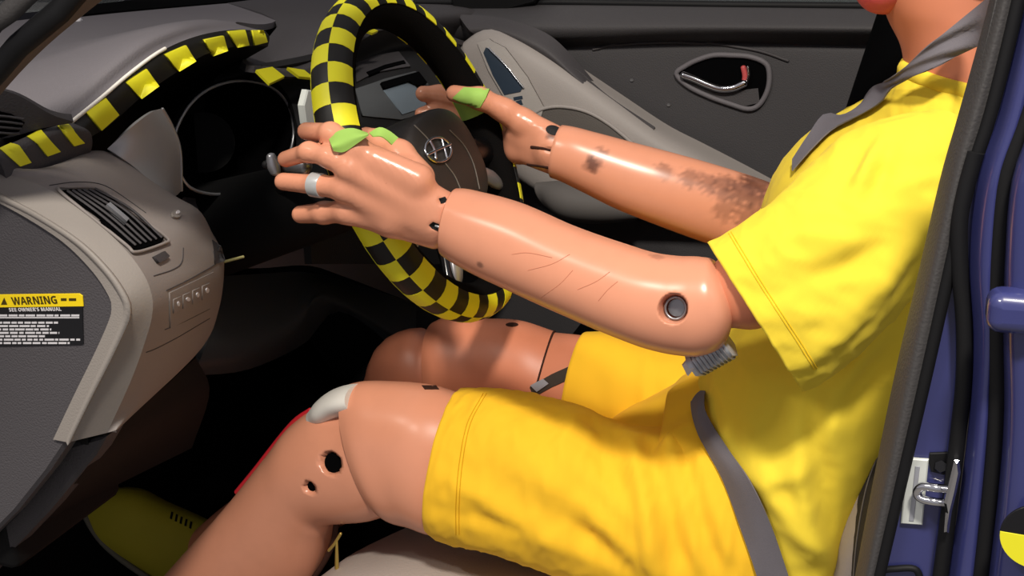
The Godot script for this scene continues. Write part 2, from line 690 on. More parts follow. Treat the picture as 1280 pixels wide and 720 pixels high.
func _ready() -> void:
	rng.seed = 7
	# camera
	var cam := Camera3D.new()
	cam.name = "camera"
	cam.fov = rad_to_deg(2.0 * atan(360.0 / FOCAL))
	cam.transform = Transform3D(cam_basis, EYE)
	cam.near = 0.05
	cam.far = 60.0
	add_child(cam)
	cam.current = true
	# the hall around the car: even grey light, and the ceiling lamps over the driver's side and over the bonnet
	var we := WorldEnvironment.new()
	we.name = "surroundings"
	var env := Environment.new()
	env.background_mode = Environment.BG_COLOR
	env.background_color = Color(0.61, 0.60, 0.62)
	env.background_energy_multiplier = 1.12
	env.tonemap_mode = Environment.TONE_MAPPER_LINEAR
	env.tonemap_exposure = 1.0
	env.sdfgi_enabled = true
	env.ssao_enabled = true
	env.ssil_enabled = true
	we.environment = env
	add_child(we)
	hall_lamp("hall_lamp", Vector3(0.74, 3.40, 1.92), Vector3(0.1, 0.9, 0.0), Vector2(0.30, 0.24), 10.0)
	hall_lamp("hall_lamp", Vector3(-1.15, 3.40, 1.95), Vector3(0.0, 0.9, 0.1), Vector2(0.9, 0.14), 4.5)

	materials()
	shell()
	dashboard()
	wheel()
	far_door()
	seats()
	pillar()
	dummy()
	belt()

func hall_lamp(called: String, at: Vector3, to: Vector3, size: Vector2, energy: float) -> void:
	var l := AreaLight3D.new()
	l.name = numbered(called)
	l.area_size = size
	l.light_energy = energy
	l.light_color = Color(1.0, 0.97, 0.92)
	l.area_range = 20.0
	l.shadow_enabled = true
	add_child(l)
	l.look_at_from_position(at, to, Vector3.UP)

func materials() -> void:
	var fine := noise_tex(0.09, 3)
	var weave := noise_tex(0.22, 5)
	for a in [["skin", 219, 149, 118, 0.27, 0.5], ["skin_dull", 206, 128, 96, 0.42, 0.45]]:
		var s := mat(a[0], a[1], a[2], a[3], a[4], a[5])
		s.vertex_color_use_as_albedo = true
	mat("face_paint", 226, 70, 92, 0.5)
	grain(mat("shirt", 244, 215, 64, 0.85, 0.25), weave, 22.0, 0.015)
	grain(mat("shorts", 246, 192, 44, 0.8, 0.28), weave, 22.0, 0.015)
	M.shirt.rim_enabled = true
	M.shirt.rim = 0.3
	M.shorts.rim_enabled = true
	M.shorts.rim = 0.3
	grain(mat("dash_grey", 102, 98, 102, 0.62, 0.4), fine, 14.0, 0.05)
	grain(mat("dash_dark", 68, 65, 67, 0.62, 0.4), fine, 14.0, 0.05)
	grain(mat("dash_black", 30, 29, 30, 0.6, 0.35), fine, 14.0, 0.05)
	grain(mat("trim_grey", 140, 132, 128, 0.55, 0.4), fine, 14.0, 0.02)
	grain(mat("trim_pale", 146, 139, 133, 0.5, 0.4), fine, 14.0, 0.02)
	grain(mat("seat_grey", 172, 160, 152, 0.6, 0.4), fine, 8.0, 0.05)
	grain(mat("seat_dark", 50, 46, 46, 0.7, 0.35), fine, 10.0, 0.06)
	grain(mat("carpet", 16, 16, 17, 0.95, 0.1), weave, 12.0, 0.2)
	mat("silver", 176, 176, 180, 0.35, 0.5, 0.7)
	mat("chrome", 220, 220, 224, 0.12, 0.5, 1.0)
	mat("steel", 150, 150, 152, 0.35, 0.5, 0.9)
	mat("bracket", 196, 200, 206, 0.38, 0.5, 0.35)
	mat("black_gloss", 14, 14, 16, 0.2, 0.5)
	mat("black", 12, 12, 13, 0.7, 0.3)
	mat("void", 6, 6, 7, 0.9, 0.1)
	mat("tape_black", 26, 25, 24, 0.5, 0.4)
	grain(mat("foam_black", 18, 17, 17, 0.95, 0.1), weave, 14.0, 0.15)
	mat("tape_yellow", 236, 230, 44, 0.5, 0.4)
	mat("tape_green", 158, 198, 96, 0.6, 0.3)
	mat("tape_white", 226, 222, 214, 0.5, 0.4)
	mat("silver_tape", 196, 198, 198, 0.3, 0.5, 0.3)
	mat("red", 190, 34, 44, 0.5)
	mat("red_tab", 190, 80, 80, 0.4)
	mat("webbing", 112, 108, 114, 0.75, 0.3)
	grain(M.webbing, weave, 20.0, 0.06)
	mat("paint_blue", 54, 58, 112, 0.34, 0.5)
	M.paint_blue.clearcoat_enabled = true
	M.paint_blue.clearcoat = 0.8
	M.paint_blue.clearcoat_roughness = 0.08
	mat("rubber", 20, 20, 22, 0.6, 0.35)
	grain(mat("pillar_grey", 72, 70, 70, 0.6, 0.4), fine, 12.0, 0.04)
	mat("screen", 112, 124, 134, 0.25, 0.5)
	mat("slot_blue", 46, 58, 72, 0.35, 0.5)
	mat("label_black", 24, 24, 27, 0.4, 0.4)
	mat("label_yellow", 250, 218, 26, 0.4, 0.4)
	mat("label_ink", 70, 58, 14, 0.6, 0.3)
	mat("print_white", 214, 212, 216, 0.5, 0.3)
	mat("brass", 205, 180, 96, 0.3, 0.5, 0.8)
	grain(mat("shoe_yellow", 158, 146, 34, 0.7, 0.35), weave, 12.0, 0.05)
	mat("hub_brown", 50, 45, 42, 0.5, 0.45)
	grain(M.hub_brown, fine, 14.0, 0.03)
	mat("hall_floor", 120, 118, 116, 0.6, 0.4)
	mat("roof_lining", 120, 116, 110, 0.9, 0.2)
	mat("hall_dark", 34, 34, 38, 0.9, 0.2)
	mat("straw", 150, 144, 96, 0.6, 0.3)
	grain(mat("trim_brown", 104, 92, 86, 0.8, 0.3), fine, 12.0, 0.04)
	grain(mat("dash_side", 78, 75, 78, 0.62, 0.4), fine, 14.0, 0.05)
	grain(mat("dash_mid", 78, 80, 82, 0.5, 0.4), fine, 14.0, 0.02)
	mat("satin", 168, 167, 168, 0.42, 0.5, 0.3)
	mat("seam_grey", 120, 112, 104, 0.7, 0.3)
	grain(mat("door_dark", 66, 64, 66, 0.65, 0.35), fine, 12.0, 0.05)
	grain(mat("trim_door", 152, 145, 141, 0.55, 0.4), fine, 12.0, 0.03)
	grain(mat("trim_house", 164, 158, 153, 0.5, 0.4), fine, 12.0, 0.02)
	grain(mat("trim_bowl", 92, 87, 83, 0.6, 0.35), fine, 12.0, 0.04)
	mat("pocket_grey", 96, 92, 90, 0.7, 0.3)
	mat("plate_white", 206, 210, 206, 0.4, 0.5)
	mat("groove_grey", 150, 152, 160, 0.5, 0.4)
	mat("skin_scratch", 192, 122, 94, 0.6, 0.3)
	mat("brown_dark", 58, 34, 26, 0.8, 0.3)
	mat("webbing_dark", 62, 54, 48, 0.8, 0.25)
	mat("sole_grey", 96, 92, 80, 0.7, 0.3)
	mat("stitch_deep", 214, 160, 26, 0.9, 0.2)
	mat("stitch", 236, 196, 40, 0.9, 0.2)
	var g := mat("glass", 200, 210, 210, 0.02, 0.5)
	g.transparency = BaseMaterial3D.TRANSPARENCY_ALPHA
	g.albedo_color = Color(0.75, 0.8, 0.8, 0.12)

# ------------------------------------------------------------------ the car around the driver
func box_mesh(c: Vector3, s: Vector3, r := 0.01) -> ArrayMesh:
	return mk(func(mb): rbox(mb, Transform3D(Basis(), c), s, r, 2))

func shell() -> void:
	struct("floor", box_mesh(Vector3(0.0, -0.05, 0.5), Vector3(9, 0.1, 9)), M.hall_floor)
	struct("floor", mk(func(mb):
		rbox(mb, Transform3D(Basis(), Vector3(0.2, 0.10, -0.22)), Vector3(2.9, 0.04, 1.44), 0.01, 2)
		rbox(mb, Transform3D(Basis(Vector3(0, 0, 1), deg_to_rad(-52)), Vector3(-1.02, 0.36, -0.22)), Vector3(0.85, 0.03, 1.44), 0.01, 2)), M.carpet)
	struct("wall_front", box_mesh(Vector3(-1.36, 0.58, -0.24), Vector3(0.04, 0.94, 1.42)), M.black)
	struct("wall_far", box_mesh(Vector3(0.15, 0.56, -1.03), Vector3(3.0, 0.96, 0.04)), M.black)
	struct("wall_rear", box_mesh(Vector3(1.70, 0.9, -0.22), Vector3(0.04, 1.4, 1.5)), M.seat_dark)
	struct("ceiling", box_mesh(Vector3(0.85, 1.62, -0.64), Vector3(1.7, 0.04, 0.56), 0.02), M.roof_lining)
	struct("wall_hall", box_mesh(Vector3(-1.0, 2.0, -4.2), Vector3(12, 4.2, 0.1)), M.hall_dark)
	# windscreen and the passenger's window
	var ws := [PackedVector3Array([Vector3(-1.36, 1.06, 0.50), Vector3(-1.44, 1.06, -0.2), Vector3(-1.36, 1.06, -0.92)]), PackedVector3Array([Vector3(-0.02, 1.61, 0.40), Vector3(-0.06, 1.62, -0.2), Vector3(-0.02, 1.61, -0.86)])]
	struct("window", mk(func(mb): sheet(mb, surf(ws, 12, 3), 0.005)), M.glass)
	var pw := [row_z(-0.985, -0.985, [500, 6, 1300, 6]), PackedVector3Array([Vector3(-0.3, 1.58, -0.86), Vector3(0.9, 1.58, -0.86)])]
	struct("window", mk(func(mb): sheet(mb, surf(pw, 6, 4), 0.004)), M.glass)
	# windscreen pillar on the driver's side: lining, body edge, door seal
	var a0 := P(-40, 128, 0.53)
	var a1 := P(42, 36, 0.53)
	var a2 := P(92, -6, 0.52)
	var a3 := Vector3(0.10, 1.58, 0.42)
	var p := thing("windscreen_pillar", "blue and black windscreen pillar edge in the upper left corner beside the dashboard", "pillar", Vector3(a0.x, a0.y, 0.53))
	var foot := Vector3(-1.02, 0.93, 0.58)
	var run := func(d0: Vector3, d1: Vector3) -> PackedVector3Array: return even([foot + d0, P(-240, 290, 0.555) + d0, P(-130, 200, 0.54) + d0, a0 + d0, a1 + d0, a2 + d0, a3 + d1], 40)
	part("door_seal", mk(func(mb): tube(mb, run.call(Vector3.ZERO, Vector3.ZERO), 0.0105, 10, ["flat", "flat"])), M.rubber, p)
	part("lining", mk(func(mb): sheet(mb, surf([row_z(0.52, 0.51, [-120, 190, -40, 128, 42, 36, 92, -6, 150, -50]), row_z(0.49, 0.48, [-110, 205, -30, 140, 22, 78, 72, 28, 150, -38]), row_z(0.46, 0.45, [-110, 230, -30, 158, 6, 112, 60, 56, 150, -18])], 24, 8), 0.006)), M.trim_brown, p)
	part("seal_lip", mk(func(mb): tube(mb, run.call(Vector3(-0.013, 0.019, 0.012), Vector3(-0.01, 0.02, 0)), 0.009, 10, ["flat", "flat"])), M.pillar_grey, p)
	part("body_edge", mk(func(mb): tube(mb, run.call(Vector3(-0.072, 0.058, 0.03), Vector3(-0.06, 0.06, 0.03)), 0.05, 14, ["flat", "flat"])), M.paint_blue, p)

func dashboard() -> void:
	var d := thing("dashboard", "grey dashboard with pale driver's side trim, round air vent and checkered tape along its brow", "dashboard", Vector3(-0.8, 0.22, -0.2))
	# the lip that runs along the back edge of the top, from the driver's door to the middle
	var lip_t := PackedVector3Array()
	var lip_b := PackedVector3Array()
	for k in [[88, 154, 0.345], [125, 124, 0.30], [165, 90, 0.25], [205, 62, 0.19], [250, 44, 0.10], [295, 37, 0.0], [333, 40, -0.085]]: lip_t.append(P(k[0], k[1], k[2]))
	for k in [[110, 173, 0.335], [138, 156, 0.29], [176, 122, 0.24], [215, 94, 0.18], [257, 68, 0.095], [298, 58, 0.0], [335, 58, -0.085]]: lip_b.append(P(k[0], k[1], k[2]))
	# the top
	var fore := PackedVector3Array()
	var mid := PackedVector3Array()
	for k in [[-60, 95], [40, 62], [110, 47], [200, 38], [280, 30], [345, 26]]: mid.append(PY(k[0], k[1], 1.085))
	for k in [[-80, 40], [20, 26], [95, 17], [185, 7], [270, -1], [380, -10]]: fore.append(PY(k[0], k[1], 1.055))
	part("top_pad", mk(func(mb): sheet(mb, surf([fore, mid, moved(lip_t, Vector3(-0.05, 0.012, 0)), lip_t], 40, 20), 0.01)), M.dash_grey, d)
	# the far half of the top, behind the wheel and in front of the passenger
	var tr0 := PackedVector3Array([PY(270, -1, 1.055), PY(380, -10, 1.055), PY(560, -14, 1.05), PY(700, -14, 1.04)])
	var tr1 := PackedVector3Array([PY(345, 26, 1.085), PY(420, 18, 1.085), PY(520, 10, 1.08), PY(640, 6, 1.07)])
	var edge := row_x(-0.44, -0.45, [333, 84, 380, 82, 445, 42, 480, 28, 545, 40, 612, 62])
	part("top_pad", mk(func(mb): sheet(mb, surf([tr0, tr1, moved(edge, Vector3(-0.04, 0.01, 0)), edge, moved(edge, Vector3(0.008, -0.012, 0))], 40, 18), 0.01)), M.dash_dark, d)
	# brow over the instruments, its underside, and the checkered tape along it
	var under := PackedVector3Array()
	for k in lip_b.size(): under.append(lip_b[k] + Vector3(-0.10, -0.055, 0))
	var lip_grid := surf([lip_t, lip_t.duplicate(), lip_b], 60, 8, true, false)
	lip_grid = surf([lip_t, moved(mid_row(lip_t, lip_b), Vector3(0.004, 0.003, 0)), lip_b], 60, 10)
	part("brow", mk(func(mb): sheet(mb, lip_grid, 0.012)), M.tape_black, d)
	part("brow_underside", mk(func(mb): sheet(mb, surf([lip_b, under, moved(under, Vector3(-0.02, -0.05, 0))], 40, 8), 0.006)), M.black, d)
	var brow_t := tris_of_grid(lip_grid)
	for q in [[107, 141, 131, 123, 147, 143, 125, 163], [157, 104, 182, 87, 197, 107, 175, 123], [205, 69, 231, 58, 243, 76, 222, 89], [254, 51, 278, 46, 283, 63, 264, 70], [284, 41, 305, 39, 310, 56, 295, 59], [314, 39, 328, 39, 333, 52, 317, 56]]:
		part("tape_square", mk(func(mb): lay(mb, brow_t, q, 0.0026, 5, 5)), M.tape_yellow, d)
	part("white_edge_tape", mk(func(mb): tube(mb, moved(even(lip_t, 30).slice(0, 12), Vector3(0.001, 0.001, 0)), 0.0022, 8)), M.tape_white, d)
	# hidden core that the panels are fixed to
	part("core", mk(func(mb):
		rbox(mb, Transform3D(Basis(), Vector3(-0.95, 0.86, -0.22)), Vector3(0.72, 0.34, 1.28), 0.01, 2)
		rbox(mb, Transform3D(Basis(), Vector3(-0.60, 0.72, 0.33)), Vector3(0.14, 0.40, 0.20), 0.01, 2)), M.black, d)
	# the padded corner next to the door, with three tape squares
	var pt := row_z(0.44, 0.345, [-14, 192, 30, 172, 60, 160, 90, 153])
	var pm := row_z(0.44, 0.335, [-4, 205, 40, 186, 78, 170, 110, 170])
	var pb := row_z(0.44, 0.325, [10, 236, 50, 220, 85, 208, 113, 190])
	var pad_grid := surf([pt, moved(pm, Vector3(0.004, 0.004, 0)), pb, moved(pb, Vector3(-0.02, -0.006, 0))], 30, 16)
	part("corner_pad", mk(func(mb): sheet(mb, pad_grid, 0.012)), M.dash_dark, d)
	var pad_t := tris_of_grid(pad_grid)
	for q in [[0, 187, 14, 180, 24, 183, 38, 203, 24, 208], [35, 173, 52, 165, 62, 176, 74, 189, 58, 195, 46, 180], [71, 157, 86, 158, 96, 170, 104, 178, 91, 182]]:
		part("tape_square", mk(func(mb): lay(mb, pad_t, q, 0.0026, 5, 5)), M.tape_yellow, d)
	# side window vent and the dark strip above the pad
	var sv := surf([row_z(0.43, 0.36, [-30, 105, 20, 118, 64, 143, 92, 152]), row_z(0.44, 0.36, [-30, 175, 10, 172, 55, 160, 90, 154])], 16, 6)
	part("side_ledge", mk(func(mb): sheet(mb, sv, 0.01)), M.dash_dark, d)
	var vent := part("side_vent", mk(func(mb): lay(mb, tris_of_grid(sv), [-6, 138, 14, 142, 31, 153, 24, 164, 2, 172, -8, 172], 0.001)), M.void, d)
	for k in 4:
		var y = 146 + k * 7
		part("slat", mk(func(mb): tube(mb, [P(-10, y - 2, 0.441), P(12, y, 0.437), P(30 - k * 2, y + 3 - k, 0.431)], 0.0012, 6)), M.dash_dark, vent)
	# pale trim around the driver's end
	var e1 := row_z(0.465, 0.465, [-30, 226, 0, 246, 50, 273, 100, 306, 136, 342, 156, 372, 160, 388, 156, 405, 138, 445, 112, 497, 85, 553])
	var e2 := PackedVector3Array()
	for k in [[-22, 212], [22, 222], [60, 236], [105, 265], [150, 305], [178, 340], [190, 370], [190, 395], [182, 425], [164, 475], [134, 541]]: e2.append(P(k[0], k[1], 0.435))
	var e3 := PackedVector3Array()
	for k in [[-14, 206, 0.42], [45, 213, 0.40], [108, 190, 0.325], [150, 196, 0.28], [216, 243, 0.24], [250, 264, 0.215], [268, 297, 0.20], [280, 322, 0.195], [274, 385, 0.20], [248, 440, 0.22], [142, 538, 0.42]]: e3.append(P(k[0], k[1], k[2]))
	var e2b := PackedVector3Array()
	for k in e2.size(): e2b.append(e2[k].lerp(e3[k], 0.5) + Vector3(0.012, 0.006, 0.004))
	part("trim_edge", mk(func(mb): sheet(mb, surf([moved(e1, Vector3(-0.02, 0, 0.0)), e1, e1.duplicate(), mid_row(e1, e2), e2], 60, 12), 0.004)), M.trim_pale, d)
	var e4 := moved(e3, Vector3(-0.05, -0.012, -0.012))
	var trim := surf([e2, e2b, e3, e4], 80, 30)
	part("trim_panel", mk(func(mb): sheet(mb, trim, 0.004)), M.trim_grey, d)
	var tt := tris_of_grid(trim)
	# main air vent
	var vent_poly := [75, 241, 88, 239, 118, 240, 140, 251, 172, 277, 203, 299, 200, 304, 168, 314, 158, 308]
	var v2 := part("air_vent", mk(func(mb): lay(mb, tt, vent_poly, 0.003, 5, 6)), M.void, d)
	part("vent_frame", mk(func(mb): tube(mb, on_line(tt, [73, 240, 88, 237, 118, 238, 142, 250, 174, 275, 206, 299, 202, 306, 168, 317, 156, 309, 115, 275], 60, 0.003, true), 0.0018, 6, ["open", "open"], true)), M.trim_grey, v2)
	for k in 6:
		var s = k / 6.0 + 0.08
		var a := Vector2(lerpf(78, 118, s), lerpf(243, 239, s))
		var b := Vector2(lerpf(164, 203, s), lerpf(312, 300, s))
		var m2 = (a + b) / 2 + Vector2(3, -4) * (0.3 + s)
		part("slat", mk(func(mb): tube(mb, on_line(tt, [a.x + 2, a.y + 1, m2.x, m2.y, b.x - 2, b.y - 1], 14, 0.0055, false), 0.0016, 6, ["round", "round"], false, 0.5)), M.dash_dark, v2)
	part("vent_tab", mk(func(mb): lay(mb, tt, [129, 263, 133, 260, 156, 280, 153, 284], 0.009, 2, 2)), M.silver, v2, "pale thumb tab")
	# knob, headlamp dial, switch panel with buttons, seams
	part("round_switch", mk(func(mb): lay(mb, tt, ellipse(219, 269, 6, 5), 0.003, 1, 3)), M.trim_pale, d)
	part("switch_dot", mk(func(mb): lay(mb, tt, ellipse(220, 268, 2.2, 2), 0.0042, 1, 2)), M.print_white, d)
	part("vent_wheel", mk(func(mb): lay(mb, tt, [190, 322, 203, 315, 209, 321, 205, 325, 196, 330], 0.0035, 2, 3)), M.dash_dark, d)
	for seam in [[208, 363, 235, 350, 265, 333, 272, 327], [206, 412, 230, 402, 262, 386], [150, 441, 180, 441, 214, 426, 262, 398], [192, 345, 216, 337, 227, 328, 229, 310], [62, 232, 90, 228, 120, 229, 142, 238, 182, 266]]:
		part("seam", mk(func(mb): tube(mb, on_line(tt, seam, 16, 0.0002, false), 0.0006, 5)), M.dash_dark, d)
	var sp := part("switch_panel", mk(func(mb): lay(mb, tt, [211, 366, 266, 340, 264, 384, 212, 410], 0.0012, 4, 5)), M.trim_grey, d)
	for k in 4:
		var bx = 220 + k * 12
		var by = 381 - k * 5.5
		part("button", mk(func(mb): lay(mb, tt, [bx - 5, by - 7, bx + 4, by - 11, bx + 4, by + 6, bx - 5, by + 10], 0.0022, 2, 2)), M.trim_grey, sp)
		part("button_mark", mk(func(mb): lay(mb, tt, ellipse(bx + 0.5, by - 2, [1.5, 2.6, 1.8, 2.0][k], [3.0, 2.4, 3.0, 3.2][k]), 0.003, 1, 2)), M.print_white, sp)
	part("trim_return", mk(func(mb): lay(mb, tt, [265, 300, 276, 308, 281, 326, 268, 330], 0.0008, 2, 2)), M.dash_dark, d)
	# end cover next to the door, with the warning label
	var cover := row_z(0.462, 0.462, [-60, 205, -30, 226, 0, 246, 50, 273, 100, 306, 136, 342, 156, 372, 160, 388, 156, 405, 138, 445, 112, 497, 85, 553, 60, 590, 20, 640, -30, 690, -80, 720])
	part("side_cover", mk(func(mb): plate(mb, cover, Vector3(0, 0, -0.02), 0.004)), M.dash_side, d)
	label(d)
	# lower panels
	var low := row_z(0.428, 0.428, [84, 557, 132, 546, 118, 570, 60, 640, -30, 735, -90, 735, -30, 690, 20, 640, 60, 590])
	part("lower_edge", mk(func(mb): plate(mb, low, Vector3(0, 0, -0.03), 0.004)), M.dash_dark, d)
	part("under_panel", mk(func(mb): sheet(mb, surf([row_z(0.43, 0.22, [110, 548, 180, 505, 245, 447]), row_z(0.42, 0.18, [105, 590, 180, 545, 262, 490]), row_z(0.40, 0.15, [20, 680, 120, 620, 240, 560])], 16, 10), 0.01)), M.black, d)
	part("knee_panel", mk(func(mb): sheet(mb, surf([row_x(-0.50, -0.44, [230, 246, 290, 252, 350, 248, 440, 268, 520, 300]), row_x(-0.45, -0.40, [270, 300, 320, 292, 390, 286, 445, 305, 520, 340]), row_x(-0.46, -0.42, [280, 335, 330, 335, 385, 332, 428, 345, 520, 380])], 24, 12), 0.01)), M.dash_grey, d)
	part("knee_panel", mk(func(mb): sheet(mb, surf([row_x(-0.56, -0.5, [278, 345, 330, 342, 380, 340, 430, 350, 520, 380]), row_x(-0.52, -0.47, [270, 395, 320, 392, 370, 378, 412, 362, 520, 420]), row_x(-0.50, -0.46, [250, 450, 310, 440, 370, 412, 410, 375, 520, 440]), row_x(-0.54, -0.5, [240, 470, 310, 462, 380, 430, 430, 390, 520, 460])], 24, 16), 0.01)), M.dash_mid, d)
	part("straw_stalk", mk(func(mb): tube(mb, [P(266, 331, 0.20), P(285, 326, 0.20), P(304, 321, 0.20)], 0.0018, 8)), M.straw, d)
	instruments(d)
	middle(d)

func mid_row(a, b) -> PackedVector3Array:
	var r := PackedVector3Array()
	for k in a.size(): r.append((a[k] + b[k]) / 2)
	return r
func cut_grid(g: Array, c0: float, c1: float, lift: float, r0: float, r1: float) -> Array:    # a piece of a surface grid, lifted off it
	var nc = g[0].size()
	var nr = g.size()
	var out := []
	for q in 8:
		var line := PackedVector3Array()
		for s in 7:
			var x = lerpf(c0, c1, s / 6.0) * (nc - 1)
			var y = lerpf(r0, r1, q / 7.0) * (nr - 1)
			var xi = mini(int(x), nc - 2)
			var yi = mini(int(y), nr - 2)
			var a: Vector3 = g[yi][xi].lerp(g[yi][xi + 1], x - xi)
			var b: Vector3 = g[yi + 1][xi].lerp(g[yi + 1][xi + 1], x - xi)
			var n = (g[yi][xi + 1] - g[yi][xi]).cross(b - a).normalized()
			if n.dot(EYE - a) < 0: n = -n
			line.append(a.lerp(b, y - yi) + n * lift)
		out.append(line)
	return out
func ellipse(x, y, rx, ry, n := 12, tilt := 0.0) -> Array:
	var a := []
	for k in n:
		var v := Vector2(cos(TAU * k / n) * rx, sin(TAU * k / n) * ry).rotated(tilt)
		a.append(x + v.x)
		a.append(y + v.y)
	return a
func on_line(t: Array, pts: Array, n: int, lift: float, closed: bool) -> PackedVector3Array:     # a line drawn on a surface
	var k := PackedVector3Array()
	for q in pts.size() / 2: k.append(Vector3(pts[2 * q], pts[2 * q + 1], 0))
	var fine := outline(Array(k), n) if closed else even(k, n)
	var tt := near_part(t, pts)
	var out := PackedVector3Array()
	for q in fine:
		var h := hit(tt, q.x, q.y)
		if not h.is_empty(): out.append(h[0] + h[1] * lift)
	return out

func label(d: Node3D) -> void:
	var z := 0.4632
	var w := part("warning_label", mk(func(mb): plate(mb, row_z(z, z, [-52, 386, 103, 384, 104, 430, 101, 431, -52, 434]), Vector3(0, 0, -0.001), 0.0002)), M.label_black, d, "black and yellow warning label")
	part("label_header", mk(func(mb): plate(mb, row_z(z + 0.0003, z + 0.0003, [-52, 369, 99, 367, 103, 370, 104, 383, -52, 385]), Vector3(0, 0, -0.001), 0.0002)), M.label_yellow, w)
	part("warning_sign", mk(func(mb): plate(mb, row_z(z + 0.0006, z + 0.0006, [1, 381, 5, 372, 9, 381]), Vector3(0, 0, -0.0004), 0.0001)), M.label_ink, w)
	text("WARNING", [16, 381], [72, 379.5], 9.0, z + 0.0006, M.label_ink, w)
	text("SEE OWNER'S MANUAL", [12, 389.5], [77, 388.5], 4.2, z + 0.0006, M.print_white, w)
	# the other lines are too small to read: rows of short strokes
	rng.seed = 11
	part("small_print", mk(func(mb):
		for q in [[76, 374.5, 83], [86, 374.5, 95]]:
			dash(mb, q[0], q[2], q[1], 1.6, z + 0.0006)), M.label_ink, w)
	part("small_print", mk(func(mb):
		var ends := [99, 99, 73, 61, 64, 74, 56, 100, 87]
		for k in ends.size():
			var y = 394.5 + k * 4.25 if k > 0 else 394.0
			if k == 1:
				dash(mb, -30, 99, 397.2, 0.7, z + 0.0006)
				continue
			var x := -30.0
			while x < ends[k]:
				var x2 = minf(x + rng.randf_range(4, 13), ends[k])
				dash(mb, x, x2, y + 0.4, 1.15, z + 0.0006)
				x = x2 + rng.randf_range(1.2, 2.2)), M.print_white, w)
func dash(mb: MB, x0, x1, y, h, z) -> void:
	sheet(mb, [PackedVector3Array([P(x0, y - h, z), P(x1, y - h, z)]), PackedVector3Array([P(x0, y + h, z), P(x1, y + h, z)])], 0.0003)
func text(what: String, from: Array, to: Array, height: float, z: float, m: Material, parent: Node3D) -> void:
	var t := TextMesh.new()
	var f := SystemFont.new()
	f.font_names = PackedStringArray(["Droid Sans"])
	f.font_weight = 700
	t.font = f
	t.text = what
	t.font_size = 32
	t.pixel_size = 0.01
	t.depth = 0.01
	t.horizontal_alignment = HORIZONTAL_ALIGNMENT_LEFT
	t.vertical_alignment = VERTICAL_ALIGNMENT_BOTTOM
	var a := P(from[0], from[1], z)
	var b := P(to[0], to[1], z)
	var box := t.get_aabb()
	var sx := a.distance_to(b) / maxf(0.001, box.size.x)
	var sy := P(from[0], from[1] - height, z).distance_to(a) / maxf(0.001, box.size.y)
	var o := part("lettering", t, m, parent)
	var x := (b - a).normalized()
	var off := o.position
	o.transform = Transform3D(Basis(x * sx, Vector3(0, 0, 1).cross(x) * sy, Vector3(0, 0, 1) * 0.03), a + off) * Transform3D(Basis(), -Vector3(box.position.x, box.position.y, 0))

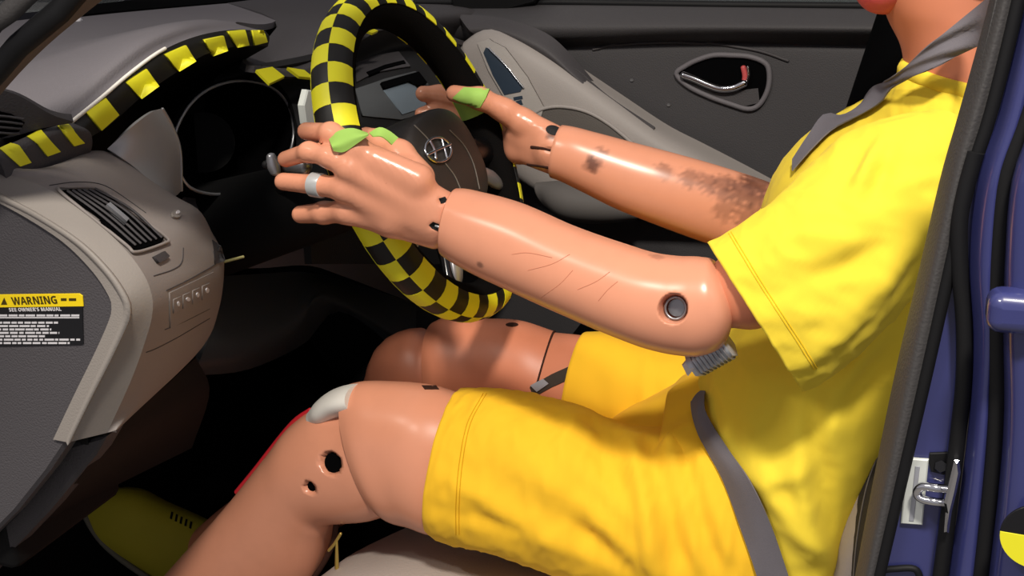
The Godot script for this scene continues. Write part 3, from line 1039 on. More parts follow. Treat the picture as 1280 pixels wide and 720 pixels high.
func instruments(d: Node3D) -> void:
	# thin rim and black tunnel of the instrument cluster
	var keys := [218, 190, 221, 160, 240, 128, 268, 108, 305, 101, 340, 110, 360, 132, 367, 165, 360, 195, 340, 218, 305, 236, 272, 243, 240, 236, 224, 215]
	var rim := []
	for k in keys.size() / 2: rim.append(PX(keys[2 * k], keys[2 * k + 1], -0.465 + (172 - keys[2 * k + 1]) * -0.00012))
	var loop := outline(rim, 72)
	part("cluster_rim", mk(func(mb): tube(mb, loop, 0.0022, 8, ["open", "open"], true)), M.silver, d, "thin silver ring")
	var c := center(loop)
	var back := PackedVector3Array()
	var back2 := PackedVector3Array()
	for p in loop:
		back.append(p + Vector3(-0.04, -0.004, 0))
		back2.append(c + (p - c) * 0.86 + Vector3(-0.09, -0.02, 0))
	var outer := PackedVector3Array()
	for p in loop: outer.append(c + (p - c) * 1.04 + Vector3(-0.006, 0, 0))
	part("cluster_tunnel", mk(func(mb): skin(mb, [outer, loop, back, back2], ["open", "flat"])), M.void, d)
	for g in [[255, 178, 30], [318, 168, 30]]:
		part("dial", mk(func(mb): rod(mb, PX(g[0], g[1], -0.552), PX(g[0], g[1], -0.546), 0.045, 0.045, 32)), M.black, d)
	# satin wing left of the instruments
	var wing := surf([row_z(0.30, 0.215, [134, 186, 168, 156, 190, 140, 203, 136]), row_z(0.295, 0.195, [150, 196, 178, 172, 202, 158, 216, 160]), row_z(0.28, 0.185, [172, 212, 195, 205, 212, 195, 225, 186]), row_z(0.26, 0.185, [210, 246, 216, 246, 221, 244, 227, 238])], 20, 20)
	part("cluster_wing", mk(func(mb): sheet(mb, wing, 0.004)), M.satin, d, "satin silver flare")
	part("wing_edge", mk(func(mb): tube(mb, even(PackedVector3Array([wing[0][19], wing[6][19], wing[13][19], wing[19][19]]), 20), 0.002, 8)), M.silver, d)
	# steering column shroud and stalks
	part("column_shroud", mk(func(mb):
		var a := Vector3(-0.30, 0.91, 0.0)
		var b := Vector3(-0.50, 0.84, 0.0)
		var rings := []
		for k in 8:
			var f := k / 7.0
			rings.append(circle(a.lerp(b, f), Vector3(-0.367, 0.93, 0) * lerpf(0.055, 0.07, f), Vector3(0, 0, 1) * lerpf(0.055, 0.075, f), 24))
		skin(mb, rings, ["round", "flat"])), M.black, d)
	part("stalk", mk(func(mb): tube(mb, even([Vector3(-0.36, 0.92, 0.04), P(352, 205, 0.13), P(332, 206, 0.17)], 10), [0.007, 0.007, 0.007, 0.008, 0.008, 0.009, 0.010, 0.009, 0.007, 0.005], 12)), M.dash_black, d, "turn signal stalk")
	part("stalk_tip", mk(func(mb): tube(mb, [P(339, 196, 0.165), P(341, 205, 0.165), P(344, 214, 0.165)], [0.006, 0.009, 0.007], 12)), M.silver, d)
	part("stalk_tip", mk(func(mb): tube(mb, [P(362, 206, 0.15), P(372, 207, 0.15), P(381, 208, 0.15)], [0.011, 0.012, 0.011], 12)), M.steel, d)
	part("shift_paddle", mk(func(mb): plate(mb, row_x(-0.36, -0.36, [385, 112, 391, 113, 397, 130, 401, 155, 383, 155, 380, 132]), Vector3(-0.01, 0, 0), 0.002)), M.plate_white, d, "pale blade behind the wheel")

func middle(d: Node3D) -> void:
	# sloping middle of the dashboard behind the wheel: face, brow shade, slot, screen
	var face := surf([row_x(-0.44, -0.45, [333, 86, 400, 72, 450, 50, 500, 36, 560, 60, 625, 80]), row_x(-0.47, -0.47, [360, 120, 420, 96, 460, 72, 520, 60, 580, 92, 625, 110]), row_x(-0.41, -0.40, [370, 150, 430, 128, 470, 104, 530, 86, 590, 130, 625, 140]), row_x(-0.36, -0.34, [380, 200, 440, 190, 500, 170, 560, 150, 600, 170, 625, 180]), row_x(-0.34, -0.32, [390, 330, 440, 330, 500, 330, 560, 330, 600, 330, 640, 330])], 36, 30)
	part("middle_face", mk(func(mb): sheet(mb, face, 0.012)), M.dash_black, d)
	var ft := tris_of_grid(face)
	part("hood_panel", mk(func(mb): lay(mb, ft, [444, 80, 470, 70, 498, 66, 512, 84, 470, 92, 446, 104], 0.003, 3, 4)), M.dash_dark, d)
	part("disc_slot", mk(func(mb): lay(mb, ft, [458, 93, 480, 84, 504, 78, 506, 81, 482, 88, 461, 97], 0.0044, 3, 2)), M.void, d)
	part("screen_surround", mk(func(mb): lay(mb, ft, [444, 113, 480, 100, 518, 90, 534, 106, 536, 140, 500, 150, 452, 146], 0.003, 3, 4)), M.dash_mid, d)
	part("screen_hood", mk(func(mb): lay(mb, ft, [474, 107, 520, 93, 530, 106, 524, 112, 514, 102, 478, 115], 0.008, 2, 2)), M.void, d)
	part("display", mk(func(mb): lay(mb, ft, [478, 115, 513, 103, 532, 134, 500, 144], 0.0045, 3, 4)), M.screen, d, "grey display screen")
	part("tape_square", mk(func(mb): plate(mb, PackedVector3Array([PX(320, 87, -0.435), PX(340, 83, -0.435), PX(356, 95, -0.430), PX(337, 104, -0.425)]), Vector3(-0.002, -0.004, 0), 0.0006)), M.tape_yellow, d)
	part("tape_square", mk(func(mb): plate(mb, PackedVector3Array([PX(359, 84, -0.425), PX(380, 87, -0.425), PX(393, 97, -0.42), PX(374, 95, -0.42)]), Vector3(-0.002, -0.004, 0), 0.0006)), M.tape_yellow, d)
	part("tape_square", mk(func(mb): plate(mb, PackedVector3Array([PX(436, 40, -0.422), PX(454, 44, -0.422), PX(442, 55, -0.415), PX(434, 52, -0.415)]), Vector3(-0.002, -0.004, 0), 0.0006)), M.tape_yellow, d)
	part("tape_square", mk(func(mb): plate(mb, PackedVector3Array([PX(442, 33, -0.428), PX(452, 30, -0.428), PX(473, 38, -0.42), PX(466, 41, -0.42)]), Vector3(-0.002, -0.004, 0), 0.0006)), M.tape_yellow, d)
	# dashboard sensor near the windscreen, and the dark gap along the glass
	part("light_sensor", mk(func(mb): tube(mb, [PY(97, 28, 1.06), PY(97, 25, 1.066)], [0.012, 0.007], 12)), M.print_white, d, "small white sensor dome")
	part("glass_gap", mk(func(mb): plate(mb, PackedVector3Array([PY(90, 19, 1.065), PY(140, 14, 1.065), PY(285, 2, 1.065), PY(330, -4, 1.065), PY(300, -14, 1.065), PY(108, 6, 1.065)]), Vector3(0, -0.01, 0), 0.001)), M.void, d)

# ------------------------------------------------------------------ steering wheel
const HUB := Vector3(-0.153, 0.977, 0.0)
const W_UP := Vector3(-0.4067, 0.9135, 0.0)
const W_OUT := Vector3(0.9135, 0.4067, 0.0)
const W_R := 0.2024
const W_TUBE := 0.0250
func rim_point(th: float, ph: float, r: float) -> Vector3:
	var rad := W_UP * cos(th) + Vector3(0, 0, 1) * sin(th)
	return HUB + rad * W_R + (rad * cos(ph) + W_OUT * sin(ph)) * r
func wp(up: float, side: float, out: float) -> Vector3:
	return HUB + W_UP * up + Vector3(0, 0, 1) * side + W_OUT * out

func wheel() -> void:
	var w := thing("steering_wheel", "steering wheel wrapped in yellow and black checkered tape, gripped by the dummy", "steering wheel", HUB)
	part("rim", mk(func(mb):
		var rings := []
		for k in 105:
			var ring := PackedVector3Array()
			for q in 24: ring.append(rim_point(TAU * k / 104.0, TAU * q / 24.0, W_TUBE))
			rings.append(ring)
		skin(mb, rings, ["open", "open"])), M.foam_black, w)
	# checkered tape: three rows round the outside of the rim
	var n := 50
	for row in 3:
		for k in n:
			var dark := (k + row) % 2 == 1
			var p0 := deg_to_rad(-116 + row * 70)
			var p1 := p0 + deg_to_rad(70)
			var t0 := TAU * (k + 0.667) / n
			var t1 := TAU * (k + 1.667) / n
			var g := []
			for a in 5:
				var line := PackedVector3Array()
				for b in 4: line.append(rim_point(lerpf(t0, t1, b / 3.0), lerpf(p0, p1, a / 4.0), W_TUBE + (0.0012 if dark else 0.0017) + rng.randf_range(0, 0.0003)))
				g.append(line)
			part("black_tape_square" if dark else "tape_square", mk(func(mb): sheet(mb, g, 0.0012, rim_point((t0 + t1) / 2, (p0 + p1) / 2, 1.0) - rim_point((t0 + t1) / 2, (p0 + p1) / 2, 0.0))), M.tape_black if dark else M.tape_yellow, w)
	# airbag cover
	part("hub_cover", mk(func(mb):
		var rings := []
		for k in 12:
			var f := k / 11.0
			var s := sin(minf(f * 1.25, 1.0) * PI / 2) if f < 0.8 else 1.0
			s = [1.0, 1.0, 1.0, 0.995, 0.98, 0.95, 0.90, 0.82, 0.70, 0.52, 0.30, 0.08][k]
			var ring := PackedVector3Array()
			for q in 40:
				var t := TAU * q / 40.0
				var cu := signf(cos(t)) * pow(absf(cos(t)), 0.72)
				var sw := signf(sin(t)) * pow(absf(sin(t)), 0.72)
				ring.append(wp(cu * 0.068 * s - 0.012 - (0.014 if cu < 0 else 0.0) * absf(cu) * s, sw * 0.104 * s * (1.0 - 0.10 * cu), -0.03 + [0.0, 0.02, 0.034, 0.043, 0.049, 0.053, 0.056, 0.058, 0.060, 0.061, 0.0615, 0.062][k]))
			rings.append(ring)
		skin(mb, rings, ["flat", "flat"])), M.hub_brown, w, "dark airbag cover")
	var hub := w.get_node("hub_cover") as MeshInstance3D
	var ht := tris_of(hub.mesh)
	for sm in [[518, 157, 533, 172, 540, 182], [556, 204, 568, 220, 576, 238], [562, 163, 580, 182, 592, 206, 599, 236]]:
		part("seam", mk(func(mb): tube(mb, on_line(ht, sm, 12, 0.0004, false), 0.0009, 6)), M.seam_grey, hub)
	# maker's emblem: a slanted H in an oval
	var em := part("emblem", mk(func(mb): tube(mb, on_line(ht, ellipse(546, 188, 16.5, 15, 16, 0.5), 40, 0.002, true), 0.0019, 8, ["open", "open"], true)), M.chrome, w, "oval chrome emblem with a slanted letter")
	for s in [[536, 178, 541, 188, 543, 199], [551, 176, 554, 187, 557, 198], [533, 194, 545, 188, 561, 181]]:
		part("emblem_bar", mk(func(mb): tube(mb, on_line(ht, s, 12, 0.002, false), 0.0022, 8)), M.chrome, em)
	# spokes
	for s in [[100, 0.06], [-100, 0.06], [152, 0.05], [-152, 0.05]]:
		var th := deg_to_rad(s[0])
		var a := wp(cos(th) * s[1], sin(th) * s[1], -0.01)
		var b := rim_point(th, PI, 0.0)
		part("spoke", mk(func(mb): tube(mb, even(PackedVector3Array([a, a.lerp(b, 0.5) + W_OUT * 0.006, b]), 10), [0.034, 0.033, 0.031, 0.028, 0.025, 0.022, 0.020, 0.019, 0.02, 0.022], 14, ["round", "round"], false, 0.5, W_OUT)), M.black_gloss, w)
	for s in [118, -118, 152, -152]:
		var th := deg_to_rad(s)
		var pts := PackedVector3Array()
		for k in 8:
			var r := lerpf(0.108, 0.184, k / 7.0)
			pts.append(wp(cos(th) * r, sin(th) * r, 0.014 - k * 0.001))
		part("spoke_trim", mk(func(mb): tube(mb, pts, [0.005, 0.010, 0.012, 0.013, 0.014, 0.013, 0.011, 0.006], 12, ["round", "round"], false, 0.5, W_OUT)), M.silver, w, "silver spoke trim")

# ------------------------------------------------------------------ passenger's door
func far_door() -> void:
	var d := thing("door", "dark passenger door across the cabin with pale armrest sweep and chrome inside handle", "car door", Vector3(0.1, 0.45, -0.95))
	d.set_meta("kind", "thing")
	var z := -0.93
	var base := [row_z(-0.985, -0.985, [500, 4, 700, 5, 900, 8, 1300, 12]), row_z(-0.955, -0.955, [500, 10, 700, 9, 900, 11, 1300, 16]), row_z(-0.90, -0.90, [500, 26, 700, 30, 900, 30, 1300, 34]), row_z(-0.905, -0.905, [500, 45, 700, 47, 900, 42, 1300, 46]), row_z(-0.945, -0.945, [500, 66, 700, 58, 900, 53, 1300, 60]), row_z(z - 0.01, z - 0.01, [500, 90, 700, 75, 900, 70, 1300, 80]), row_z(z, z, [500, 200, 700, 190, 900, 190, 1300, 200]), row_z(z + 0.01, z + 0.01, [500, 330, 700, 330, 900, 330, 1300, 330]), row_z(z, z, [500, 620, 700, 620, 900, 620, 1300, 620])]
	var g := surf(base, 50, 50)
	part("panel", mk(func(mb): sheet(mb, g, 0.03)), M.door_dark, d)
	var t := tris_of_grid(g)
	part("window_seal", mk(func(mb): tube(mb, [P(520, 2, -0.975), P(700, 3, -0.975), P(900, 6, -0.975), P(1300, 10, -0.975)], 0.008, 8)), M.rubber, d)
	part("insert_edge", mk(func(mb): tube(mb, on_line(t, [742, 62, 780, 55, 840, 52, 900, 56, 950, 64, 985, 76], 40, 0.002, false), 0.003, 8)), M.dash_dark, d)
	# mirror base in the front corner of the window
	part("mirror_base", mk(func(mb): plate(mb, row_z(-0.95, -0.95, [560, -14, 680, -14, 668, 4, 630, 14, 598, 18, 584, 20, 566, 10]), Vector3(0, 0, -0.03), 0.004)), M.black, d)
	# pale armrest sweep with its dark upper ridge
	var top := row_z(-0.84, -0.80, [528, 92, 566, 66, 603, 44, 640, 56, 700, 92, 760, 132, 820, 172, 866, 196, 920, 224, 990, 262])
	var bot := row_z(-0.84, -0.80, [528, 150, 560, 160, 600, 178, 640, 215, 700, 250, 760, 262, 820, 262, 880, 262, 930, 264, 990, 284])
	var sweep := surf([moved(top, Vector3(0.004, 0.012, -0.08)), top, mid_row(moved(top, Vector3(0, 0, 0.014)), moved(bot, Vector3(0, 0, 0.014))), bot, moved(bot, Vector3(0, -0.012, -0.07))], 50, 26)
	part("armrest_sweep", mk(func(mb): sheet(mb, sweep, 0.012)), M.trim_door, d, "pale grey sweep of the armrest")
	var st := tris_of_grid(sweep)
	var r0 := row_z(-0.89, -0.86, [572, 18, 612, 20, 650, 28, 690, 46, 726, 82, 762, 124, 812, 164])
	var r1 := row_z(-0.85, -0.82, [585, 36, 618, 36, 650, 46, 684, 64, 720, 96, 758, 130, 812, 168])
	var r2 := row_z(-0.86, -0.83, [596, 46, 622, 50, 650, 60, 684, 80, 716, 100, 756, 133, 812, 170])
	part("ridge", mk(func(mb): sheet(mb, surf([r0, r1, r2], 40, 10), 0.02)), M.dash_dark, d, "dark raised ridge")
	# switch housing with the long dark pull slot
	part("switch_housing", mk(func(mb): lay(mb, st, [598, 54, 612, 50, 632, 60, 660, 96, 681, 134, 676, 150, 655, 146, 632, 122, 612, 88], 0.006, 4, 6)), M.trim_house, d)
	var slot := part("pull_slot", mk(func(mb): lay(mb, st, [606, 66, 609, 60, 614, 62, 634, 84, 655, 109, 652, 114, 632, 118, 618, 94], 0.0075, 3, 4)), M.slot_blue, d, "dark blue-grey slot")
	part("slot_lip", mk(func(mb): tube(mb, on_line(st, [613, 61, 634, 82, 656, 109], 16, 0.009, false), 0.0022, 8)), M.chrome, slot)
	part("icon", mk(func(mb):
		lay(mb, st, [643, 121, 654, 119, 655, 123, 644, 125], 0.007, 1, 2)
		lay(mb, st, [646, 126, 653, 124, 655, 130, 648, 131], 0.007, 1, 2)), M.slot_blue, d)
	# rounded grab recess behind the far wrist
	part("grab_bowl", mk(func(mb): lay(mb, st, [664, 146, 676, 137, 700, 134, 730, 139, 758, 154, 784, 174, 800, 196, 770, 214, 720, 214, 680, 190], 0.004, 4, 6)), M.trim_bowl, d)
	part("bowl_edge", mk(func(mb): tube(mb, on_line(st, [663, 152, 674, 138, 700, 133, 732, 139, 760, 154, 790, 178], 30, 0.004, false), 0.004, 8)), M.trim_door, d)
	part("door_pocket", mk(func(mb): skin(mb, limb([[672, 228, 690, 262, -0.80, 0.02], [700, 226, 712, 276, -0.79, 0.05], [740, 232, 748, 280, -0.79, 0.05], [784, 246, 790, 276, -0.80, 0.03]], 14, 20), ["round", "round"])), M.pocket_grey, d)
	# handle
	var keys := []
	for q in [846, 92, 858, 82, 872, 75, 892, 69, 914, 69, 938, 71, 957, 79, 962, 92, 960, 112, 950, 130, 936, 136, 914, 130, 886, 120, 860, 107]: keys.append(q)
	var cup := part("handle_cup", mk(func(mb): lay(mb, t, keys, 0.002, 2, 4)), M.void, d)
	part("handle_bezel", mk(func(mb): tube(mb, on_line(t, keys, 60, 0.004, true), 0.0055, 10, ["open", "open"], true)), M.dash_grey, cup)
	part("handle_shelf", mk(func(mb): lay(mb, t, [852, 97, 870, 107, 896, 117, 930, 112, 948, 110, 950, 128, 932, 132, 900, 122, 866, 108], 0.006, 2, 3)), M.dash_dark, cup)
	part("handle_lever", mk(func(mb): tube(mb, on_line(t, [856, 93, 870, 98, 886, 105, 902, 110, 918, 109, 932, 103], 24, 0.014, false), 0.0078, 12)), M.chrome, d, "chrome pull lever")
	part("lock_tab", mk(func(mb): tube(mb, on_line(t, [930, 84, 932, 94, 931, 103], 8, 0.010, false), 0.0055, 10)), M.red_tab, d, "lock tab showing red")
	part("lock_edge", mk(func(mb): tube(mb, on_line(t, [936, 83, 937, 93, 934, 104], 8, 0.013, false), 0.003, 8)), M.chrome, d)
	for s in [[790, 100], [836, 131]]:
		part("screw", mk(func(mb): lay(mb, t, ellipse(s[0], s[1], 2.2, 2), 0.003, 1, 2)), M.steel, d)

# ------------------------------------------------------------------ seats
func seats() -> void:
	var s := thing("seat", "grey driver's seat under the yellow-clad dummy", "car seat", Vector3(0.25, 0.12, 0.0))
	part("cushion", mk(func(mb):
		var rings := limb([[478, 690, 484, 790, 0.0, 0.20, 3.2], [486, 672, 496, 800, 0.0, 0.235, 3.2], [540, 660, 540, 810, 0.0, 0.255, 3.2], [640, 676, 636, 830, 0.0, 0.262, 3.4], [760, 690, 755, 850, 0.0, 0.265, 3.4], [900, 700, 895, 870, 0.0, 0.265, 3.4], [1060, 720, 1060, 890, 0.0, 0.26, 3.2]], 40, 48)
		skin(mb, drop_to(rings), ["round", "flat"])), M.seat_grey, s)
	part("cushion_base", mk(func(mb): rbox(mb, Transform3D(Basis(), Vector3(0.16, 0.275, 0.0)), Vector3(0.46, 0.21, 0.46), 0.03, 3)), M.seat_dark, s)
	part("seat_rail", mk(func(mb): rbox(mb, Transform3D(Basis(), Vector3(0.12, 0.146, 0.18)), Vector3(0.6, 0.05, 0.05), 0.006, 2)), M.black, s)
	part("seat_rail", mk(func(mb): rbox(mb, Transform3D(Basis(), Vector3(0.12, 0.146, -0.18)), Vector3(0.6, 0.05, 0.05), 0.006, 2)), M.black, s)
	part("backrest", mk(func(mb): skin(mb, limb([[1046, 760, 1240, 790, 0.10, 0.15], [1044, 720, 1240, 750, 0.11, 0.16], [1050, 650, 1245, 690, 0.11, 0.16], [1074, 575, 1262, 620, 0.10, 0.16], [1120, 498, 1290, 545, 0.08, 0.16], [1180, 400, 1320, 440, 0.06, 0.17], [1240, 260, 1360, 290, 0.04, 0.17], [1275, 130, 1380, 150, 0.02, 0.15], [1300, 40, 1370, 50, 0.0, 0.10]], 40, 40, 2.6), ["flat", "round"])), M.seat_dark, s)
	part("backrest_front", mk(func(mb): skin(mb, limb([[1030, 760, 1081, 790, 0.08, 0.105], [1029, 720, 1080, 750, 0.09, 0.105], [1036, 650, 1087, 690, 0.09, 0.105], [1059, 575, 1110, 620, 0.08, 0.105], [1103, 494, 1154, 545, 0.06, 0.105], [1163, 396, 1214, 440, 0.04, 0.105], [1223, 256, 1274, 290, 0.02, 0.105], [1261, 128, 1312, 150, 0, 0.105]], 40, 40, 2.6), ["flat", "round"])), M.seat_grey, s, "pale grey front of the backrest")
	var bt := tris_of((s.get_node("backrest") as MeshInstance3D).mesh)
	part("seam", mk(func(mb): tube(mb, on_line(bt, [1066, 735, 1072, 670, 1086, 600, 1110, 545], 24, 0.0004, false), 0.0009, 6)), M.seam_grey, s)
	part("headrest", mk(func(mb): rbox(mb, Transform3D(Basis(Vector3(0, 0, 1), deg_to_rad(-14)), Vector3(0.78, 1.36, 0.0)), Vector3(0.11, 0.19, 0.26), 0.05, 5)), M.seat_dark, s)
	for z in [-0.06, 0.06]: part("headrest_post", mk(func(mb): rod(mb, Vector3(0.74, 1.14, z), Vector3(0.77, 1.30, z), 0.007, 0.007, 10)), M.steel, s)
	var p := thing("seat", "black passenger seat in shadow behind the dummy's chest", "car seat", Vector3(0.35, 0.12, -0.62))
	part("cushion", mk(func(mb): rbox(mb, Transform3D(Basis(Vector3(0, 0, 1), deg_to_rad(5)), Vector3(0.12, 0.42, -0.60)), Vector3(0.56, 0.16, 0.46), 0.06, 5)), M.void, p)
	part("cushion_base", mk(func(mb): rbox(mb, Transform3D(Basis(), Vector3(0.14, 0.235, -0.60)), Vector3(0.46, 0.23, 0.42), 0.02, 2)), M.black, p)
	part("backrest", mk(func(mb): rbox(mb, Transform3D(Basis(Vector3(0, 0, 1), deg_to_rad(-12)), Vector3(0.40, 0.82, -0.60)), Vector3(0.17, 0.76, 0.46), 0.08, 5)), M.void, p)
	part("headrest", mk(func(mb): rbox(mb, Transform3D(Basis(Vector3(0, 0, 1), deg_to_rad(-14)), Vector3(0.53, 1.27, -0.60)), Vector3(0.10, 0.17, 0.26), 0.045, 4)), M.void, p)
	var c := thing("centre_console", "black centre console between the seats, in shadow beyond the dummy's far thigh", "console", Vector3(0.05, 0.12, -0.33))
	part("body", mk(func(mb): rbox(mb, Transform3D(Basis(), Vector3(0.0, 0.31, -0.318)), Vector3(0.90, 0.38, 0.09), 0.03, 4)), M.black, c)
	part("gear_lever", mk(func(mb): tube(mb, [Vector3(-0.22, 0.48, -0.318), Vector3(-0.22, 0.56, -0.318), Vector3(-0.215, 0.61, -0.318)], [0.012, 0.013, 0.022], 12)), M.black_gloss, c)
func drop_to(r: Array) -> Array:
	return r

# ------------------------------------------------------------------ the body pillar behind the open door
func pillar() -> void:
	var p := thing("door_pillar", "dark blue painted door pillar with black rubber seal and silver latch striker", "pillar", Vector3(0.5, 0.3, 0.5))
	var L0 := [1243, -30, 1238, 0, 1218, 75, 1197, 150, 1177, 220, 1148, 345, 1117, 480, 1085, 640, 1062, 760]
	var L1 := [1274, -30, 1268, 0, 1250, 75, 1230, 150, 1210, 220, 1182, 345, 1152, 480, 1125, 600, 1088, 760]
	var L2 := [1285, -30, 1278, 0, 1261, 75, 1242, 150, 1217, 220, 1188, 345, 1158, 480, 1129, 600, 1091, 760]
	part("inner_lining", mk(func(mb): sheet(mb, surf([row_z(0.40, 0.40, L0), row_z(0.425, 0.425, L0), mid_row(row_z(0.455, 0.455, L0), row_z(0.455, 0.455, L1)), row_z(0.452, 0.452, L1)], 40, 14), 0.012)), M.pillar_grey, p, "grey pillar lining")
	part("rubber_seal", mk(func(mb): tube(mb, mid_row(even(row_z(0.452, 0.452, L1), 40), even(row_z(0.452, 0.452, L2), 40)), 0.0050, 12, ["flat", "flat"])), M.rubber, p)
	# striker face, then the step out to the outer skin
	var back := row_z(0.445, 0.445, [1280, -30, 1215, 225, 1180, 380, 1155, 490, 1126, 610, 1086, 760, 1185, 760, 1200, 600, 1216, 420, 1225, 230, 1330, -30])
	part("striker_face", mk(func(mb): plate(mb, back, Vector3(0, 0, -0.03), 0.003)), M.paint_blue, p)
	part("drip_groove", mk(func(mb): tube(mb, even(row_z(0.455, 0.455, [1220, 190, 1207, 235, 1199, 280, 1200, 340, 1205, 400, 1205, 470, 1198, 540, 1186, 640, 1170, 760]), 40), 0.0062, 10, ["flat", "flat"])), M.rubber, p)
	var s1 := surf([row_z(0.455, 0.455, [1292, -30, 1250, 140, 1222, 225, 1212, 330, 1216, 420, 1213, 500, 1202, 600, 1180, 760]), row_z(0.475, 0.475, [1300, -30, 1262, 140, 1236, 225, 1225, 330, 1228, 420, 1224, 500, 1214, 600, 1193, 760]), row_z(0.478, 0.478, [1318, -30, 1278, 140, 1250, 225, 1240, 330, 1240, 420, 1236, 500, 1228, 600, 1212, 760]), row_z(0.46, 0.46, [1324, -30, 1283, 140, 1254, 225, 1245, 330, 1246, 420, 1242, 500, 1234, 600, 1218, 760])], 40, 14)
	part("pillar_step", mk(func(mb): sheet(mb, s1, 0.008)), M.paint_blue, p)
	part("rubber_seal", mk(func(mb): tube(mb, even(row_z(0.475, 0.475, [1342, -10, 1300, 110, 1280, 160, 1258, 222, 1250, 300, 1246, 375, 1246, 440, 1246, 520, 1238, 620, 1222, 760]), 40), 0.0068, 10, ["flat", "flat"])), M.rubber, p)
	var s2 := surf([row_z(0.47, 0.47, [1320, -30, 1290, 140, 1263, 225, 1254, 330, 1252, 420, 1252, 520, 1244, 620, 1228, 760]), row_z(0.505, 0.505, [1330, -30, 1300, 140, 1274, 225, 1266, 330, 1266, 420, 1268, 520, 1262, 620, 1246, 760]), row_z(0.515, 0.515, [1390, -30, 1360, 140, 1340, 225, 1330, 330, 1330, 420, 1330, 520, 1325, 620, 1310, 760])], 40, 16)
	part("outer_skin", mk(func(mb): sheet(mb, s2, 0.01)), M.paint_blue, p)
	part("door_buffer", mk(func(mb): rbox(mb, Transform3D(Basis(Vector3(0, 0, 1), 0.06), P(1276, 388, 0.512)), Vector3(0.045, 0.030, 0.03), 0.010, 4)), M.paint_blue, p, "raised painted ledge")
	part("latch_frame", mk(func(mb): tube(mb, outline(Array(row_z(0.447, 0.447, [1100, 716, 1120, 711, 1146, 713, 1146, 740, 1098, 740])), 30), 0.003, 8, ["open", "open"], true)), M.rubber, p)
	# striker
	var zs := 0.446
	var k := part("striker_plate", mk(func(mb): plate(mb, row_z(zs + 0.003, zs + 0.003, [1134, 573, 1161, 575, 1153, 657, 1126, 655]), Vector3(0, 0, -0.003), 0.001)), M.plate_white, p, "pale striker plate")
	part("plate_groove", mk(func(mb): plate(mb, row_z(zs + 0.0036, zs + 0.0036, [1144, 583, 1150, 583.5, 1142, 652, 1136, 651.5]), Vector3(0, 0, -0.0012), 0.0003)), M.groove_grey, k)
	var loop := PackedVector3Array()
	for q in [[1188, 611, 0.458], [1170, 610, 0.462], [1154, 608, 0.460], [1147, 613, 0.458], [1147, 619, 0.458], [1153, 624, 0.460], [1168, 627, 0.462], [1186, 629, 0.458]]: loop.append(P(q[0], q[1], q[2]))
	part("striker_loop", mk(func(mb): tube(mb, even(loop, 40), 0.0036, 12)), M.chrome, k, "chrome wire loop")
	part("striker_flange", mk(func(mb): plate(mb, row_z(0.470, 0.470, [1193, 576, 1199, 577, 1201, 592, 1196, 616, 1190, 640, 1186, 668, 1180, 667, 1182, 642, 1180, 630, 1186, 606]), Vector3(0, 0, -0.02), 0.002)), M.chrome, k)
	part("bolt_recess", mk(func(mb): plate(mb, row_z(zs + 0.0015, zs + 0.0015, [1162, 567, 1186, 566, 1191, 574, 1189, 590, 1180, 594, 1164, 590, 1161, 578]), Vector3(0, 0, -0.003), 0.0006)), M.rubber, k)
	part("bolt", mk(func(mb): rod(mb, P(1176, 583, zs + 0.001), P(1176, 583, zs + 0.005), 0.006, 0.005, 6)), M.black_gloss, k)
	# round target sticker, quartered yellow and black
	var q0 := P(1299, 672, 0.521)
	var s := part("target_sticker", mk(func(mb): plate(mb, arc(q0, 0.0265, 0, TAU, 40, false), Vector3(0, 0, -0.002), 0.0003)), M.label_black, p, "round target sticker quartered yellow and black")
	for a in [PI, 0.0]:
		part("yellow_quarter", mk(func(mb): plate(mb, arc(q0 + Vector3(0, 0, 0.0006), 0.0265, a, a + PI / 2, 12, true), Vector3(0, 0, -0.001), 0.0001)), M.tape_yellow, s)
func arc(c: Vector3, r: float, a0: float, a1: float, n: int, pie: bool) -> PackedVector3Array:
	var o := PackedVector3Array()
	if pie: o.append(c)
	for k in (n + 1 if pie else n): o.append(c + Vector3(cos(lerpf(a0, a1, k / float(n))), sin(lerpf(a0, a1, k / float(n))), 0) * r)
	return o

# ------------------------------------------------------------------ the dummy
var blot := FastNoiseLite.new()
func stained(spots: Array, base := Color(1, 1, 1)) -> Callable:
	return func(p: Vector3) -> Color:
		var c := base
		var v := 1.0 + 0.05 * blot.get_noise_3dv(p * 30.0)
		c = Color(c.r * v, c.g * v, c.b * v)
		for s in spots:
			var q := p.distance_to(s[0]) / float(s[1])
			if q < 1.6:
				var w := clampf((1.25 - q + 0.7 * blot.get_noise_3dv(p * float(s[3]))) * 1.6, 0.0, 1.0) * float(s[2])
				c = c.lerp(Color(0.16, 0.15, 0.17), w)
		return c
func skinned(rings: Array, ends: Array, paint = null) -> ArrayMesh:
	var mb := MB.new()
	mb.paint = paint
	skin(mb, rings, ends)
	return mb.mesh()

func dummy() -> void:
	blot.seed = 4
	blot.frequency = 1.0
	blot.fractal_octaves = 3
	var d := thing("crash_test_dummy", "crash test dummy in yellow shirt and shorts with both hands taped to the steering wheel", "dummy", Vector3(0.3, 0.12, 0.0))
	near_arm(d)
	far_arm(d)
	legs(d)
	head(d)
	clothes(d)

